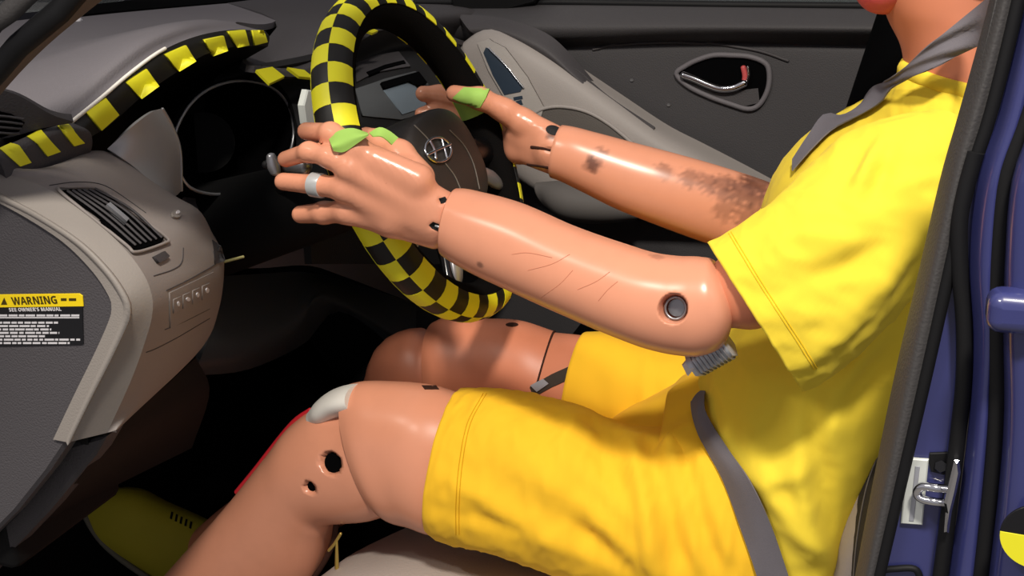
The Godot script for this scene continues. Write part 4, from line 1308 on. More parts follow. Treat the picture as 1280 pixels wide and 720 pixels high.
func near_arm(d: Node3D) -> void:
	# forearm sleeve: cuff at the wrist, rounded elbow with a bolt hole
	var keys := [[573, 236, 553, 320, 0.212, 0.040], [580, 236, 560, 325, 0.212, 0.041], [606, 241, 586, 340, 0.214, 0.043], [650, 253, 637, 364, 0.218, 0.045], [720, 283, 706, 395, 0.226, 0.047], [780, 304, 770, 422, 0.233, 0.048], [820, 316, 812, 437, 0.238, 0.048], [850, 320, 846, 444, 0.241, 0.048], [876, 321, 876, 445, 0.243, 0.046], [893, 326, 899, 436, 0.243, 0.042], [905, 345, 911, 420, 0.243, 0.034], [911, 370, 915, 402, 0.243, 0.016]]
	var rings := limb(keys, 220, 150, 2.1)
	# lip of the cuff
	var c0 := center(rings[0])
	var ax := (center(rings[2]) - c0).normalized()
	var lip := PackedVector3Array()
	var lip2 := PackedVector3Array()
	for p in rings[0]:
		lip.append(c0 + (p - c0) * 0.90 - ax * 0.0005)
		lip2.append(c0 + (p - c0) * 0.84 + ax * 0.012)
	rings.insert(0, lip)
	rings.insert(0, lip2)
	var eye_n := (EYE - P(842, 385, 0.25)).normalized()
	var hole_t := [[], []]
	var plain_m := skinned(rings, ["flat", "flat"])
	var h := hit(tris_of(plain_m), 841, 386)
	var hole: Vector3 = h[0]
	var hn: Vector3 = (h[1] + Vector3(0.05, 0.0, 0.0)).normalized()
	dent(rings, hole, hn, 0.0150, 0.030)
	var scr := []
	var dots := hit(tris_of(plain_m), 600, 332)
	part("forearm", skinned(rings, ["flat", "round"], stained([[dots[0], 0.004, 0.7, 60.0], [P(823, 317, 0.24), 0.008, 0.35, 90.0]])), M.skin, d)
	var elbow := part("elbow_bolt", mk(func(mb):
		var w := hn.cross(Vector3.UP).normalized()
		var u := w.cross(hn)
		tube(mb, circle(hole - hn * 0.015, u * 0.0112, w * 0.0105, 28), 0.0016, 8, ["open", "open"], true)
		rod(mb, hole - hn * 0.031, hole - hn * 0.022, 0.0090, 0.0090, 20)), M.steel, d, "steel bolt inside the elbow hole")
	var ft := tris_of(plain_m)
	for s in [[676, 372, 700, 355, 716, 338], [722, 362, 745, 352, 762, 340], [748, 376, 760, 362, 772, 352], [660, 338, 690, 330, 712, 318], [640, 318, 660, 316, 690, 322]]:
		part("scratch", mk(func(mb): tube(mb, on_line(ft, s, 10, -0.0002, false), 0.0005, 5)), M.skin_scratch, d)
	# upper arm inside the sleeve
	part("upper_arm", skinned(limb([[892, 330, 918, 410, 0.238, 0.030], [900, 322, 936, 412, 0.236, 0.036], [940, 290, 985, 395, 0.225, 0.040], [1040, 215, 1090, 330, 0.205, 0.044], [1110, 180, 1150, 280, 0.19, 0.044]], 30, 40), ["round", "round"], stained([])), M.skin_dull, d)
	var br := part("elbow_bracket", mk(func(mb): rod(mb, P(866, 455, 0.235), P(912, 430, 0.235), 0.0165, 0.0155, 6)), M.bracket, d, "ribbed metal bracket under the elbow")
	var bax := (P(912, 430, 0.235) - P(866, 455, 0.235)).normalized()
	var bu := bax.cross(Vector3(0, 0, 1)).normalized()
	for k in 9:
		var f := k / 8.0
		part("rib", mk(func(mb): tube(mb, circle(P(872, 452, 0.235).lerp(P(908, 432, 0.235), f), bu * 0.0158, bu.cross(bax) * 0.0158, 20), 0.0011, 6, ["open", "open"], true)), M.silver, br)
	part("bracket_end", mk(func(mb): rod(mb, P(858, 450, 0.238), P(868, 458, 0.238), 0.010, 0.017, 4)), M.tape_white, br)
	# hand
	var caps := []
	var dz := 0.010
	var W := [[549, 256, 0.213, 0.0185], [548, 270, 0.216, 0.020], [546, 282, 0.216, 0.020], [543, 293, 0.212, 0.0165]]
	var K := [[446, 190, 0.240, 0.0145], [438, 212, 0.248, 0.0150], [432, 237, 0.247, 0.0145], [434, 264, 0.237, 0.0140]]
	for k in 4:
		caps.append([P(W[k][0], W[k][1], W[k][2] + dz), P(K[k][0], K[k][1], K[k][2] + dz), W[k][3], K[k][3]])
	caps.append([P(600, 268, 0.212), P(545, 272, 0.214), 0.024, 0.024])
	caps.append([P(470, 200, 0.236 + dz), P(522, 226, 0.224 + dz), 0.015, 0.019])
	caps.append([P(490, 272, 0.226 + dz), P(460, 250, 0.230 + dz), 0.022, 0.020])
	var fingers := [[[446, 186, 0.240, 0.0145], [414, 167, 0.224, 0.0118], [383, 164, 0.196, 0.0104]], [[438, 210, 0.248, 0.0140], [412, 197, 0.247, 0.0112], [386, 190, 0.239, 0.0104], [357, 199, 0.215, 0.0094]], [[432, 236, 0.247, 0.0138], [396, 231, 0.241, 0.0114], [354, 227, 0.226, 0.0102]], [[434, 264, 0.237, 0.0138], [405, 266, 0.228, 0.0120], [376, 268, 0.216, 0.0106]]]
	for f in fingers:
		for k in f.size() - 1: caps.append([P(f[k][0], f[k][1], f[k][2] + dz), P(f[k + 1][0], f[k + 1][1], f[k + 1][2] + dz), f[k][3], f[k + 1][3]])
	# thumb over the inner side of the rim
	caps.append([P(524, 222, 0.212), P(500, 194, 0.190), 0.018, 0.0165])
	caps.append([P(500, 194, 0.190), P(476, 178, 0.172), 0.0165, 0.0145])
	caps.append([P(476, 178, 0.172), P(458, 172, 0.164), 0.0145, 0.0125])
	# knuckle creases and the wrist slots are cut in
	var cuts := [[P(552, 250, 0.238), P(566, 253, 0.238), 0.0045, 0.0045], [P(541, 283, 0.2475), P(558, 287, 0.2475), 0.0042, 0.0042]]
	var mb := MB.new()
	mb.paint = stained([])
	nets(mb, caps, 0.008, 0.0026, cuts)
	var hm := mb.mesh()
	var hand := part("hand", hm, M.skin, d)
	var ht := tris_of(hm)
	part("wrist_slot", mk(func(m): lay(m, ht, [536, 281, 541, 277, 549, 280, 556, 284, 558, 291, 548, 289, 540, 286], 0.0007, 2, 2)), M.black, hand)
	part("slot_pin", mk(func(m): tube(m, on_line(ht, [545, 282, 550, 284, 556, 288], 6, 0.0012, false), 0.0018, 8)), M.steel, hand)
	part("wrist_slot", mk(func(m): lay(m, ht, [548, 248, 556, 246, 560, 252, 551, 255], 0.0007, 2, 2)), M.black, hand)
	part("crease", mk(func(m): tube(m, on_line(ht, [470, 236, 492, 226, 510, 232], 8, -0.0004, false), 0.0004, 5)), M.skin_scratch, hand)
	var ta := surf([row_z(0.250, 0.246, [411, 174, 422, 164, 440, 160, 460, 166]), row_z(0.270, 0.262, [414, 181, 426, 177, 443, 170, 460, 167]), row_z(0.270, 0.263, [417, 189, 430, 190, 447, 179, 461, 169])], 16, 10)
	var tb := surf([row_z(0.235, 0.225, [461, 166, 474, 159, 486, 163, 498, 172]), row_z(0.250, 0.238, [466, 170, 476, 170, 484, 175, 490, 181])], 12, 6)
	for g in [ta, tb]: part("finger_tape", mk(func(m): sheet(m, g, 0.0012)), M.tape_green, d, "green tape strip")
	part("finger_ring", mk(func(m):
		var c := P(397, 231.5, 0.2515)
		var ax2 := (P(396, 231, 0.251) - P(430, 236, 0.257)).normalized()
		var w := ax2.cross(Vector3.UP).normalized()
		var u := w.cross(ax2)
		var rr := []
		for q in [[-0.0075, 0.0122], [-0.007, 0.0140], [0.007, 0.0138], [0.0075, 0.0120]]: rr.append(circle(c + ax2 * q[0], u * q[1], w * q[1], 32))
		skin(m, rr, ["flat", "flat"])), M.silver_tape, d, "silver band around a finger")

func far_arm(d: Node3D) -> void:
	var keys := [[705, 157, 688, 222, -0.170, 0.036], [712, 158, 694, 224, -0.170, 0.037], [745, 166, 726, 239, -0.173, 0.040], [790, 178, 768, 260, -0.180, 0.042], [840, 191, 818, 280, -0.190, 0.044], [900, 208, 878, 302, -0.205, 0.045], [950, 224, 930, 318, -0.218, 0.044], [1000, 244, 985, 325, -0.23, 0.040]]
	var rings := limb(keys, 80, 72, 2.1)
	var c0 := center(rings[0])
	var ax := (center(rings[2]) - c0).normalized()
	var lip := PackedVector3Array()
	var lip2 := PackedVector3Array()
	for p in rings[0]:
		lip.append(c0 + (p - c0) * 0.90 - ax * 0.0005)
		lip2.append(c0 + (p - c0) * 0.80 + ax * 0.012)
	rings.insert(0, lip)
	rings.insert(0, lip2)
	var pm := skinned(rings, ["flat", "flat"])
	var t := tris_of(pm)
	var spots := []
	for s in [[741, 205, 0.011, 0.9, 120.0], [752, 192, 0.009, 0.6, 160.0], [830, 214, 0.012, 0.5, 160.0], [862, 222, 0.014, 0.55, 200.0], [884, 228, 0.014, 0.55, 180.0], [905, 232, 0.018, 0.6, 150.0], [930, 240, 0.026, 0.75, 90.0], [948, 228, 0.026, 0.8, 80.0], [905, 262, 0.016, 0.5, 140.0], [940, 276, 0.022, 0.6, 110.0], [970, 262, 0.03, 0.7, 80.0]]:
		var h := hit(t, s[0], s[1])
		if not h.is_empty(): spots.append([h[0], s[2], s[3], s[4]])
	part("forearm", skinned(rings, ["flat", "round"], stained(spots)), M.skin, d, "far forearm with dark scuffs")
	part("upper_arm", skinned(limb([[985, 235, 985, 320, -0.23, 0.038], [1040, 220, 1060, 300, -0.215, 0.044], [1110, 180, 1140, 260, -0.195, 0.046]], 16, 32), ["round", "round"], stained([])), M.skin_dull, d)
	var caps := []
	for c in [[[700, 176, -0.170, 0.019], [652, 150, -0.185, 0.017]], [[697, 190, -0.168, 0.021], [648, 168, -0.190, 0.019]], [[694, 203, -0.168, 0.019], [646, 186, -0.196, 0.018]], [[720, 190, -0.172, 0.022], [690, 188, -0.168, 0.022]], [[652, 152, -0.178, 0.018], [625, 136, -0.178, 0.015]], [[650, 178, -0.20, 0.018], [628, 158, -0.222, 0.014]], [[648, 190, -0.20, 0.017], [640, 172, -0.224, 0.015]],
		# thumb on the near side of the rim
		[[632, 138, -0.172, 0.0165], [600, 123, -0.158, 0.0145]], [[600, 123, -0.158, 0.0145], [568, 117, -0.160, 0.0125]],
		# fingers round the far side of the rim
		[[640, 150, -0.222, 0.015], [590, 128, -0.238, 0.0125]], [[590, 128, -0.238, 0.0130], [550, 118, -0.232, 0.0125]], [[550, 118, -0.232, 0.0125], [529, 117, -0.218, 0.0120]],
		[[640, 165, -0.226, 0.015], [590, 148, -0.242, 0.012]], [[590, 148, -0.242, 0.012], [548, 138, -0.232, 0.0105]], [[548, 138, -0.232, 0.0105], [526, 142, -0.216, 0.0095]],
		[[642, 180, -0.226, 0.015], [598, 170, -0.240, 0.0115]], [[598, 170, -0.240, 0.0115], [566, 164, -0.226, 0.010]],
		[[644, 192, -0.220, 0.013], [606, 190, -0.236, 0.0105]], [[606, 190, -0.236, 0.0105], [582, 186, -0.222, 0.009]]]:
		caps.append([P(c[0][0], c[0][1], c[0][2]), P(c[1][0], c[1][1], c[1][2]), c[0][3], c[1][3]])
	var cuts := [[P(664, 184, -0.146), P(695, 189, -0.143), 0.0042, 0.0042], [P(660, 206, -0.146), P(690, 210, -0.143), 0.0042, 0.0042]]
	var mb := MB.new()
	mb.paint = stained([[P(690, 163, -0.155), 0.011, 0.8, 60.0]])
	nets(mb, caps, 0.012, 0.0032, cuts)
	var hm := mb.mesh()
	var hand := part("hand", hm, M.skin, d)
	var ht := tris_of(hm)
	for s in [[664, 184, 680, 186, 694, 189], [660, 206, 675, 208, 688, 210]]:
		part("wrist_slot", mk(func(m): tube(m, on_line(ht, s, 8, -0.001, false), 0.0026, 8)), M.brown_dark, hand)
	part("wrist_hole", mk(func(m): lay(m, ht, ellipse(692, 163, 10, 6, 14, 0.25), 0.0006, 1, 3)), M.dash_black, hand)
	part("finger_tape", mk(func(m): lay(m, ht, [566, 122, 580, 110, 611, 112, 607, 122, 600, 134, 580, 134], 0.0015, 3, 6)), M.tape_green, d, "green tape strip")
	# the rest of that tape runs down round the rim
	var th := 0.0
	var best := 1e9
	for k in 200:
		var t2 := TAU * k / 200.0
		var q := P(582, 140, -0.17)
		if rim_point(t2, 2.4, W_TUBE).distance_to(q) < best:
			best = rim_point(t2, 2.4, W_TUBE).distance_to(q)
			th = t2
	part("finger_tape", mk(func(m):
		var g := []
		for a in 8:
			var line := PackedVector3Array()
			for b in 6: line.append(rim_point(th + lerpf(-0.08, 0.08, b / 5.0), lerpf(1.6, 4.4, a / 7.0), W_TUBE + 0.0018))
			g.append(line)
		sheet(m, g, 0.0012, rim_point(th, 3.0, 1.0) - rim_point(th, 3.0, 0.0))), M.tape_green, d, "green tape strip")

func legs(d: Node3D) -> void:
	# near leg
	var thigh := limb([[437, 480, 490, 646, 0.115, 0.066], [446, 478, 496, 650, 0.115, 0.070], [482, 477, 520, 658, 0.115, 0.073], [540, 482, 548, 668, 0.115, 0.076], [575, 492, 572, 668, 0.114, 0.070], [640, 510, 630, 676, 0.112, 0.066], [700, 530, 690, 690, 0.108, 0.06]], 70, 72, 2.15)
	part("thigh", skinned(thigh, ["flat", "flat"], stained([])), M.skin, d)
	var pm := skinned(thigh, ["flat", "flat"])
	part("thigh_slot", mk(func(m): lay(m, tris_of(pm), [527, 482, 545, 482, 549, 487, 531, 487], 0.0006, 2, 2)), M.brown_dark, d)
	var keys := [[500, 505, 520, 630, 0.115, 0.060], [470, 500, 495, 640, 0.115, 0.063], [437, 502, 466, 650, 0.115, 0.064], [402, 507, 436, 653, 0.115, 0.064], [372, 526, 417, 654, 0.115, 0.063], [338, 565, 413, 664, 0.115, 0.062], [290, 624, 400, 712, 0.115, 0.062], [226, 696, 352, 788, 0.115, 0.060], [120, 815, 232, 905, 0.112, 0.050], [20, 920, 110, 990, 0.11, 0.040]]
	var shin := limb(keys, 240, 150, 2.1)
	var pl := skinned(shin, ["flat", "flat"])
	var t := tris_of(pl)
	for hsp in [[413, 579, 0.0135, 0.028], [387, 610, 0.0075, 0.016]]:
		var h := hit(t, hsp[0], hsp[1])
		dent(shin, h[0], h[1], hsp[2] * 1.12, hsp[3])
		part("hole_plug", mk(func(m): rod(m, h[0] - h[1] * 0.006, h[0] - h[1] * (hsp[3] + 0.004), hsp[2] * 0.97, hsp[2] * 0.97, 20)), M.void, d)
	part("lower_leg", skinned(shin, ["round", "round"], stained([])), M.skin, d, "knee and lower leg with two round holes")
	part("knee_slider", skinned(limb([[446, 480, 454, 516, 0.112, 0.040], [436, 481, 446, 516, 0.112, 0.042], [416, 487, 430, 520, 0.112, 0.040], [399, 499, 416, 526, 0.113, 0.034], [388, 512, 404, 530, 0.114, 0.022]], 24, 40), ["flat", "round"]), M.tape_white, d, "white kneecap under the flesh")
	# red line of tape down the front of the shin
	var rt := PackedVector3Array()
	for q in [[388, 513], [370, 525], [352, 545], [334, 568], [316, 591], [296, 615]]: rt.append(P(q[0], q[1], 0.104))
	part("shin_tape", mk(func(m): tube(m, even(rt, 24), 0.0040, 10)), M.red, d, "red line along the shin")
	var z := part("zip", mk(func(m): tube(m, even(PackedVector3Array([P(420, 656, 0.13), P(416, 680, 0.13), P(402, 708, 0.13), P(380, 738, 0.13)]), 16), 0.004, 8)), M.brown_dark, d)
	part("zip_pull", mk(func(m):
		tube(m, [P(411, 688, 0.152), P(418, 680, 0.152), P(426, 667, 0.152)], 0.0022, 8)
		tube(m, [P(421, 676, 0.152), P(421, 690, 0.152), P(421, 710, 0.152)], [0.0018, 0.0024, 0.0030], 8)), M.brass, z, "brass zip pull")
	# far leg
	var ft := limb([[544, 402, 556, 530, -0.12, 0.064], [552, 398, 562, 534, -0.12, 0.066], [600, 398, 605, 545, -0.12, 0.067], [660, 403, 658, 552, -0.12, 0.070], [693, 414, 655, 560, -0.12, 0.071]], 40, 64, 2.1)
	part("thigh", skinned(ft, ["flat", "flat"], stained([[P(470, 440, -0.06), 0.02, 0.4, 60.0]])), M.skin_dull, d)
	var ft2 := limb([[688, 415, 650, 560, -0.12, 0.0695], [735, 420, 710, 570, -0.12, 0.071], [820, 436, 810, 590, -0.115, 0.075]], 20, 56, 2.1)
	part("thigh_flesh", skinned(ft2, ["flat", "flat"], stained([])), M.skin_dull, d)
	part("thigh_seam", mk(func(m): tube(m, ft[ft.size() - 1], 0.0016, 6, ["open", "open"], true)), M.brown_dark, d)
	var m1 := skinned(ft, ["flat", "flat"])
	var m2 := skinned(ft2, ["flat", "flat"])
	part("thigh_slot", mk(func(m): lay(m, tris_of(m1), ellipse(640, 406, 8, 2.6), 0.0006, 1, 2)), M.brown_dark, d)
	var st := part("thigh_strap", mk(func(m): lay(m, tris_of(m2), [662, 484, 690, 468, 722, 454, 722, 470, 690, 484, 668, 496], 0.002, 4, 4)), M.webbing_dark, d, "dark strap around the far thigh")
	part("buckle", mk(func(m): lay(m, tris_of(m2), [664, 482, 680, 474, 687, 480, 672, 490], 0.005, 2, 2)), M.silver, st)
	var fs := limb([[565, 430, 570, 520, -0.12, 0.050], [542, 420, 552, 526, -0.12, 0.054], [530, 411, 540, 530, -0.12, 0.060], [506, 412, 526, 534, -0.12, 0.062], [484, 424, 512, 536, -0.12, 0.060], [472, 450, 508, 548, -0.12, 0.057], [444, 505, 498, 580, -0.12, 0.055], [380, 560, 450, 640, -0.12, 0.05], [270, 640, 330, 705, -0.12, 0.04], [225, 680, 275, 735, -0.12, 0.036]], 50, 56, 2.1)
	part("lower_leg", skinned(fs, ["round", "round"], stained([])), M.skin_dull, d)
	# shoe on the pedal
	var sh := limb([[262, 652, 236, 748, -0.12, 0.040, 2.4], [236, 640, 208, 730, -0.12, 0.042, 2.4], [205, 627, 180, 712, -0.118, 0.044, 2.5], [172, 611, 152, 694, -0.116, 0.046, 2.5], [140, 611, 128, 678, -0.114, 0.042, 2.4], [118, 624, 112, 660, -0.112, 0.030, 2.2], [107, 634, 106, 650, -0.112, 0.014, 2.0]], 40, 48)
	var sm := skinned(sh, ["round", "round"])
	var shoe := part("shoe", sm, M.shoe_yellow, d, "yellow shoe in the dark footwell")
	part("sole", mk(func(m): tube(m, even(PackedVector3Array([P(103, 634, -0.085), P(110, 652, -0.075), P(126, 676, -0.068), P(150, 698, -0.066), P(184, 722, -0.066), P(220, 745, -0.07)]), 24), 0.0055, 10)), M.sole_grey, shoe)
	for k in 5:
		var x = 214 + k * 6
		part("lace", mk(func(m): lay(m, tris_of(sm), [x, 640 + k * 3, x + 2.5, 641 + k * 3, x + 1, 649 + k * 3, x - 1.5, 648 + k * 3], 0.0015, 1, 2)), M.black, shoe)

func head(d: Node3D) -> void:
	part("neck", skinned(limb([[1128, 120, 1268, 150, 0.0, 0.062], [1132, 84, 1264, 110, 0.0, 0.060], [1127, 52, 1258, 70, 0.0, 0.058], [1112, 22, 1252, 40, 0.0, 0.058], [1100, -10, 1250, 0, 0.0, 0.058]], 24, 40), ["flat", "flat"], stained([])), M.skin_dull, d)
	# the head above the frame, facing the windscreen
	var c := P(1072, 12, 0.0)
	var o := c + Vector3(0.095, 0.115, 0.0)
	var caps := [[o + Vector3(0.01, 0.03, 0), o + Vector3(0.03, 0.02, 0), 0.086, 0.082], [o + Vector3(-0.03, -0.02, 0.0), o + Vector3(0.0, 0.03, 0), 0.066, 0.07],
		[c + Vector3(0.022, 0.024, -0.012), c + Vector3(0.022, 0.024, 0.012), 0.024, 0.024], [c + Vector3(0.03, 0.028, -0.02), c + Vector3(0.115, 0.05, -0.048), 0.022, 0.022], [c + Vector3(0.03, 0.028, 0.02), c + Vector3(0.115, 0.05, 0.048), 0.022, 0.022],
		[c + Vector3(0.035, 0.05, 0), c + Vector3(0.05, 0.1, 0), 0.045, 0.055],
		[c + Vector3(0.012, 0.105, 0), c + Vector3(-0.008, 0.078, 0), 0.008, 0.012], [c + Vector3(0.006, 0.052, -0.012), c + Vector3(0.006, 0.052, 0.012), 0.008, 0.008], [c + Vector3(0.008, 0.042, -0.01), c + Vector3(0.008, 0.042, 0.01), 0.008, 0.008],
		[c + Vector3(0.012, 0.125, -0.045), c + Vector3(0.008, 0.125, 0.045), 0.012, 0.012],
		[o + Vector3(0.02, -0.02, -0.078), o + Vector3(0.032, 0.025, -0.084), 0.009, 0.013], [o + Vector3(0.02, -0.02, 0.078), o + Vector3(0.032, 0.025, 0.084), 0.009, 0.013]]
	var mb := MB.new()
	mb.paint = func(p: Vector3) -> Color:
		var w := smoothstep(c.x + 0.075, c.x + 0.045, p.x + (p.y - c.y) * 0.5) * smoothstep(c.y + 0.09, c.y + 0.06, p.y)
		return Color(1, 1, 1).lerp(Color(1.08, 0.40, 0.85), w)
	nets(mb, caps, 0.02, 0.0045)
	var hm := part("head", mb.mesh(), M.skin_dull, d, "head with a reddish painted chin")
	for s in [-1, 1]: part("eye", mk(func(m): tube(m, [c + Vector3(0.016, 0.112, 0.032 * s), c + Vector3(0.013, 0.112, 0.032 * s)], [0.011, 0.010], 12)), M.black, hm)

func fs(t: Array, x0, y0, x1, y1, w, h) -> Array:     # a fold between two spots of a cloth surface
	var a := hit(t, x0, y0)
	var b := hit(t, x1, y1)
	if a.is_empty(): a = [P(x0, y0, 0.15)]
	if b.is_empty(): b = [P(x1, y1, 0.15)]
	return [a[0], b[0], w, h]

func clothes(d: Node3D) -> void:
	var nz := FastNoiseLite.new()
	nz.seed = 12
	nz.frequency = 9.0
	nz.fractal_octaves = 3
	var nf := FastNoiseLite.new()
	nf.seed = 31
	nf.frequency = 20.0
	nf.fractal_octaves = 2
	nf.fractal_type = FastNoiseLite.FRACTAL_RIDGED
	# shorts
	var near := limb([[577, 486, 541, 664, 0.115, 0.086, 2.2], [582, 486, 546, 668, 0.115, 0.087, 2.2], [640, 489, 622, 690, 0.113, 0.088, 2.3], [720, 508, 704, 716, 0.11, 0.092, 2.3], [790, 535, 782, 742, 0.105, 0.096, 2.3], [850, 532, 862, 760, 0.10, 0.10, 2.3], [905, 512, 950, 780, 0.09, 0.10, 2.3], [960, 520, 1030, 790, 0.08, 0.10, 2.3]], 130, 110)
	var zs := 0.20
	var near_t := tris_of_rings(near)
	var folds := [fs(near_t, 600, 506, 660, 600, 0.020, 0.004), fs(near_t, 650, 540, 700, 640, 0.016, 0.006), fs(near_t, 720, 520, 700, 590, 0.018, 0.008), fs(near_t, 742, 528, 760, 600, 0.020, -0.006), fs(near_t, 735, 512, 742, 545, 0.014, 0.010), fs(near_t, 790, 555, 812, 650, 0.016, 0.013), fs(near_t, 812, 650, 822, 720, 0.016, 0.010), fs(near_t, 815, 560, 845, 690, 0.016, -0.011), fs(near_t, 840, 570, 868, 690, 0.011, 0.008), fs(near_t, 862, 580, 890, 690, 0.011, -0.006), fs(near_t, 872, 570, 905, 680, 0.010, 0.006), fs(near_t, 640, 650, 720, 690, 0.016, 0.006), fs(near_t, 560, 600, 640, 640, 0.014, 0.004), fs(near_t, 560, 640, 650, 662, 0.012, -0.004), fs(near_t, 700, 640, 770, 700, 0.016, -0.008), fs(near_t, 720, 625, 790, 690, 0.016, 0.008), fs(near_t, 742, 600, 800, 665, 0.014, 0.006), fs(near_t, 828, 570, 852, 540, 0.014, 0.010)]
	for f in folds: f[3] *= 1.5
	fold(near, folds, 0.0035, nz, Vector3(1.0, 0.8, 1.0))
	fold(near, [], 0.0022, nf, Vector3(1.3, 0.55, 1.0))
	hem(near, 1.0, 0.035)
	var far := limb([[734, 413, 704, 568, -0.12, 0.080, 2.2], [739, 413, 709, 570, -0.12, 0.081, 2.2], [800, 424, 790, 580, -0.118, 0.084, 2.3], [870, 438, 860, 600, -0.11, 0.088, 2.3], [940, 452, 940, 640, -0.10, 0.09, 2.3], [1000, 480, 1010, 680, -0.08, 0.09]], 70, 84)
	var far_t := tris_of_rings(far)
	fold(far, [fs(far_t, 812, 440, 806, 510, 0.010, 0.006), fs(far_t, 822, 440, 818, 510, 0.010, -0.005), fs(far_t, 770, 430, 775, 520, 0.018, 0.004)], 0.003, nz)
	hem(far, 1.0, 0.03)
	var seatp := limb([[740, 548, 738, 574, 0.06, 0.03, 2.0], [785, 520, 780, 640, 0.03, 0.09, 2.2], [840, 482, 840, 690, 0.0, 0.14, 2.3], [890, 452, 900, 720, 0.0, 0.165, 2.4], [960, 450, 990, 740, 0.0, 0.17, 2.4], [1040, 500, 1060, 760, 0.0, 0.16, 2.4]], 60, 84)
	var seat_t := tris_of_rings(seatp)
	fold(seatp, [fs(seat_t, 770, 548, 870, 478, 0.012, 0.010), fs(seat_t, 752, 520, 820, 520, 0.014, -0.006), fs(seat_t, 800, 540, 876, 500, 0.010, 0.008), fs(seat_t, 790, 560, 860, 520, 0.010, -0.006), fs(seat_t, 835, 545, 872, 530, 0.012, 0.010)], 0.004, nz)
	var sm := MB.new()
	skin(sm, near, ["open", "open"])
	skin(sm, far, ["open", "open"])
	skin(sm, seatp, ["round", "flat"])
	shorts_tris = tris_of(sm.mesh())
	part("shorts", sm.mesh(), M.shorts, d)
	var nst := tris_of_rings(near)
	for dx in [0, 4]: part("hem_stitch", mk(func(m): tube(m, on_line(nst, [604 + dx, 492, 584 + dx, 530, 574 + dx, 580, 570 + dx, 630, 570 + dx, 668], 40, 0.0002, false), 0.0006, 5)), M.stitch_deep, d)
	# shirt body
	var tor := limb([[925, 700, 1050, 765, 0.02, 0.165, 2.3], [906, 625, 1052, 680, 0.02, 0.17, 2.3], [876, 560, 1066, 600, 0.02, 0.176, 2.3], [868, 508, 1098, 540, 0.015, 0.178, 2.3], [878, 455, 1132, 480, 0.01, 0.178, 2.3], [908, 395, 1160, 410, 0.0, 0.18, 2.3], [948, 325, 1190, 335, 0.0, 0.185, 2.3], [978, 252, 1215, 265, 0.0, 0.185, 2.3], [1010, 218, 1238, 220, 0.0, 0.172, 2.2], [1056, 178, 1252, 180, 0.0, 0.14, 2.1], [1100, 132, 1262, 144, 0.0, 0.095, 2.0], [1126, 95, 1266, 120, 0.0, 0.068, 2.0], [1132, 87, 1266, 114, 0.0, 0.064, 2.0]], 150, 120)
	var tor_t := tris_of_rings(tor)
	var tf := [fs(tor_t, 955, 600, 985, 650, 0.013, 0.010), fs(tor_t, 985, 650, 1012, 690, 0.013, 0.010), fs(tor_t, 1000, 600, 1010, 660, 0.014, 0.009), fs(tor_t, 1012, 655, 1035, 700, 0.012, 0.008), fs(tor_t, 995, 510, 1004, 620, 0.014, 0.007), fs(tor_t, 1020, 520, 1030, 640, 0.014, -0.006), fs(tor_t, 1040, 500, 1036, 560, 0.014, 0.008), fs(tor_t, 940, 600, 1000, 585, 0.014, 0.008), fs(tor_t, 1060, 470, 1100, 400, 0.014, 0.008), fs(tor_t, 1070, 500, 1120, 430, 0.014, -0.008), fs(tor_t, 1090, 160, 1150, 176, 0.020, -0.006), fs(tor_t, 1110, 180, 1070, 230, 0.016, -0.008), fs(tor_t, 1130, 165, 1150, 210, 0.014, 0.008), fs(tor_t, 900, 470, 990, 455, 0.03, 0.004)]
	for f in tf: f[3] *= 1.5
	fold(tor, tf, 0.003, nz)
	var shm := MB.new()
	fold(tor, [], 0.0024, nf, Vector3(1.2, 0.5, 1.0))
	hem(tor, 1.0, 0.03)
	skin(shm, tor, ["open", "open"])
	shirt_tris = tris_of(shm.mesh())
	var shirt := part("shirt", shm.mesh(), M.shirt, d)
	# near sleeve, its mouth wide and flat
	var sl := limb([[885, 304, 1004, 489, 0.235, 0.060, 1.75, 0.05], [925, 282, 1042, 466, 0.225, 0.068, 1.9, 0.03], [968, 250, 1090, 422, 0.212, 0.074, 2.0], [1010, 212, 1140, 366, 0.19, 0.082, 2.0], [1060, 168, 1185, 315, 0.160, 0.088, 2.0], [1120, 150, 1215, 270, 0.12, 0.085, 2.0]], 110, 110)
	var sl_t := tris_of_rings(sl)
	var slf := [fs(sl_t, 900, 385, 1057, 303, 0.012, 0.004), fs(sl_t, 960, 362, 1080, 320, 0.014, -0.005), fs(sl_t, 1080, 180, 1050, 240, 0.014, -0.007), fs(sl_t, 1112, 190, 1095, 235, 0.012, -0.008), fs(sl_t, 1096, 185, 1070, 235, 0.010, 0.007), fs(sl_t, 1150, 290, 1020, 440, 0.014, 0.007), fs(sl_t, 1130, 270, 1000, 400, 0.018, -0.003), fs(sl_t, 950, 410, 1010, 390, 0.014, 0.003)]
	for f in slf: f[3] *= 1.5
	fold(sl, slf, 0.003, nz)
	fold(sl, [], 0.0024, nf, Vector3(0.6, 1.1, 1.0))
	hem(sl, 1.0, 0.03)
	var ssm := MB.new()
	skin(ssm, sl, ["open", "open"])
	part("sleeve", ssm.mesh(), M.shirt, shirt)
	var slt := tris_of(ssm.mesh())
	part("hem_stitch", mk(func(m): tube(m, on_line(slt, [911, 292, 935, 332, 962, 375, 995, 425, 1018, 462], 40, 0.0002, false), 0.0006, 5)), M.stitch, shirt)
	part("hem_stitch", mk(func(m): tube(m, on_line(slt, [914, 290, 938, 330, 965, 373, 998, 423, 1021, 460], 40, 0.0002, false), 0.0006, 5)), M.stitch, shirt)
	var fsl := limb([[952, 262, 965, 372, -0.215, 0.066, 1.9], [985, 232, 1010, 340, -0.20, 0.072], [1040, 190, 1090, 290, -0.165, 0.08], [1100, 160, 1160, 250, -0.12, 0.08]], 40, 60)
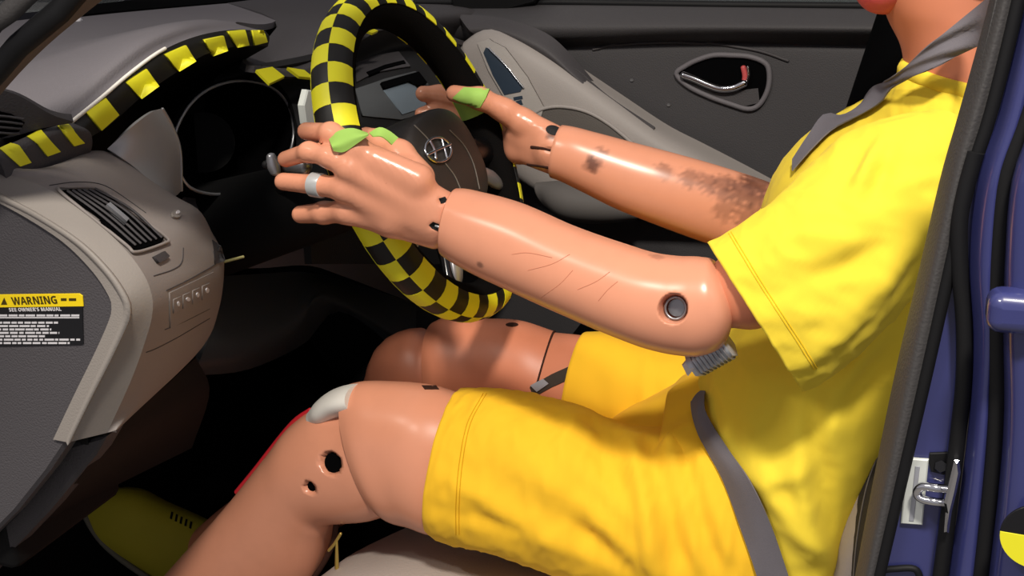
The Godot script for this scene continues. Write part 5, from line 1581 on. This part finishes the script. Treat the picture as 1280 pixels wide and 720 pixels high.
	hem(fsl, 1.0, 0.03)
	part("sleeve", mk(func(m): skin(m, fsl, ["open", "open"])), M.shirt, shirt)
	part("collar", mk(func(m): tube(m, tor_ring(tor), 0.0055, 10, ["open", "open"], true, 1.6)), M.shirt, shirt)

func tris_of_rings(r: Array) -> Array:
	var f := PackedVector3Array()
	for q in r: f.append_array(q)
	return [f, grid_tris(r.size(), r[0].size(), true)]
var shirt_tris := []
var shorts_tris := []
func tor_ring(t: Array) -> PackedVector3Array:
	return t[t.size() - 1]

# turn the first ring of a cloth tube inwards, so that its edge shows a thickness and an inside
func hem(rings: Array, _s: float, depth: float) -> void:
	var n := rings.size()
	var inner := []
	var c0 := center(rings[0])
	var gone := 0.0
	for k in n:
		if k > 0: gone += center(rings[k]).distance_to(center(rings[k - 1]))
		if gone > depth * 3.0: break
		var c := center(rings[k])
		var r := PackedVector3Array()
		for p in rings[k]: r.append(p - (p - c).normalized() * 0.0028)
		inner.append(r)
	for r in inner: rings.insert(0, r)

# ------------------------------------------------------------------ seat belt
func belt() -> void:
	var b := thing("seat_belt", "grey three-point seat belt across the dummy's chest and lap", "seat belt", Vector3(0.62, 0.4, 0.4))
	var z1: float = hit(shirt_tris, 1150, 130)[0].z
	var z2: float = hit(shirt_tris, 1190, 132)[0].z
	var z0: float = hit(shirt_tris, 1112, 130)[0].z
	var A := PackedVector3Array([P(1292, -50, 0.425), P(1233, -2, z2 + 0.05), P(1160, 58, z1 + 0.03), P(1114, 98, z0 + 0.015)])
	var B := PackedVector3Array([P(1280, 26, 0.43), P(1222, 58, z2 + 0.055), P(1158, 88, z1 + 0.034), P(1116, 108, z0 + 0.016)])
	for q in [[1092, 118, 1108, 130], [1064, 126, 1082, 148], [1036, 148, 1046, 166], [1014, 176, 1018, 192], [996, 204, 996, 218]]:
		for k in 2:
			var h := hit(shirt_tris, q[2 * k], q[2 * k + 1])
			var p: Vector3 = h[0] + h[1] * 0.008 if not h.is_empty() else (A[-1] if k == 0 else B[-1]) + Vector3(-0.02, -0.04, -0.03)
			if k == 0: A.append(p)
			else: B.append(p)
	var mid := mid_row(A, B)
	for k in range(4, mid.size()):
		var q := (mid[k] - EYE) * cam_basis
		var h := hit(shirt_tris, 640 - FOCAL * q.x / q.z, 360 + FOCAL * q.y / q.z)
		if not h.is_empty() and depth_of(h[0]) - 0.008 < depth_of(mid[k]): mid[k] = h[0] + h[1] * 0.008
	part("shoulder_strap", mk(func(m): sheet(m, surf([A, mid, B], 60, 8), 0.0016)), M.webbing, b)
	var C := PackedVector3Array([P(868, 470, 0.0)])
	var D := PackedVector3Array([P(890, 470, 0.0)])
	for q in [[866, 508, 886, 496], [872, 540, 890, 520], [884, 570, 914, 560], [904, 604, 942, 600], [926, 662, 968, 655], [948, 728, 990, 725], [968, 800, 1010, 800]]:
		for k in 2:
			var h := []
			for t in [shirt_tris, shorts_tris]:
				var g := hit(t, q[2 * k], q[2 * k + 1])
				if not g.is_empty() and (h.is_empty() or depth_of(g[0]) < depth_of(h[0])): h = g
			var p: Vector3 = h[0] + h[1] * 0.006 if not h.is_empty() else P(q[2 * k], q[2 * k + 1], 0.22)
			if k == 0: C.append(p)
			else: D.append(p)
	part("lap_strap", mk(func(m): sheet(m, surf([C, moved(mid_row(C, D), Vector3(0, 0.001, 0.003)), D], 60, 8), 0.0016)), M.webbing, b)
	part("belt_guide", mk(func(m): rbox(m, Transform3D(Basis(Vector3(0, 0, 1), 0.3), P(1288, -12, 0.435)), Vector3(0.035, 0.085, 0.02), 0.008, 3)), M.black, b)
	part("buckle", mk(func(m): rbox(m, Transform3D(Basis(), Vector3(0.30, 0.62, -0.20)), Vector3(0.05, 0.07, 0.03), 0.008, 3)), M.black, b)
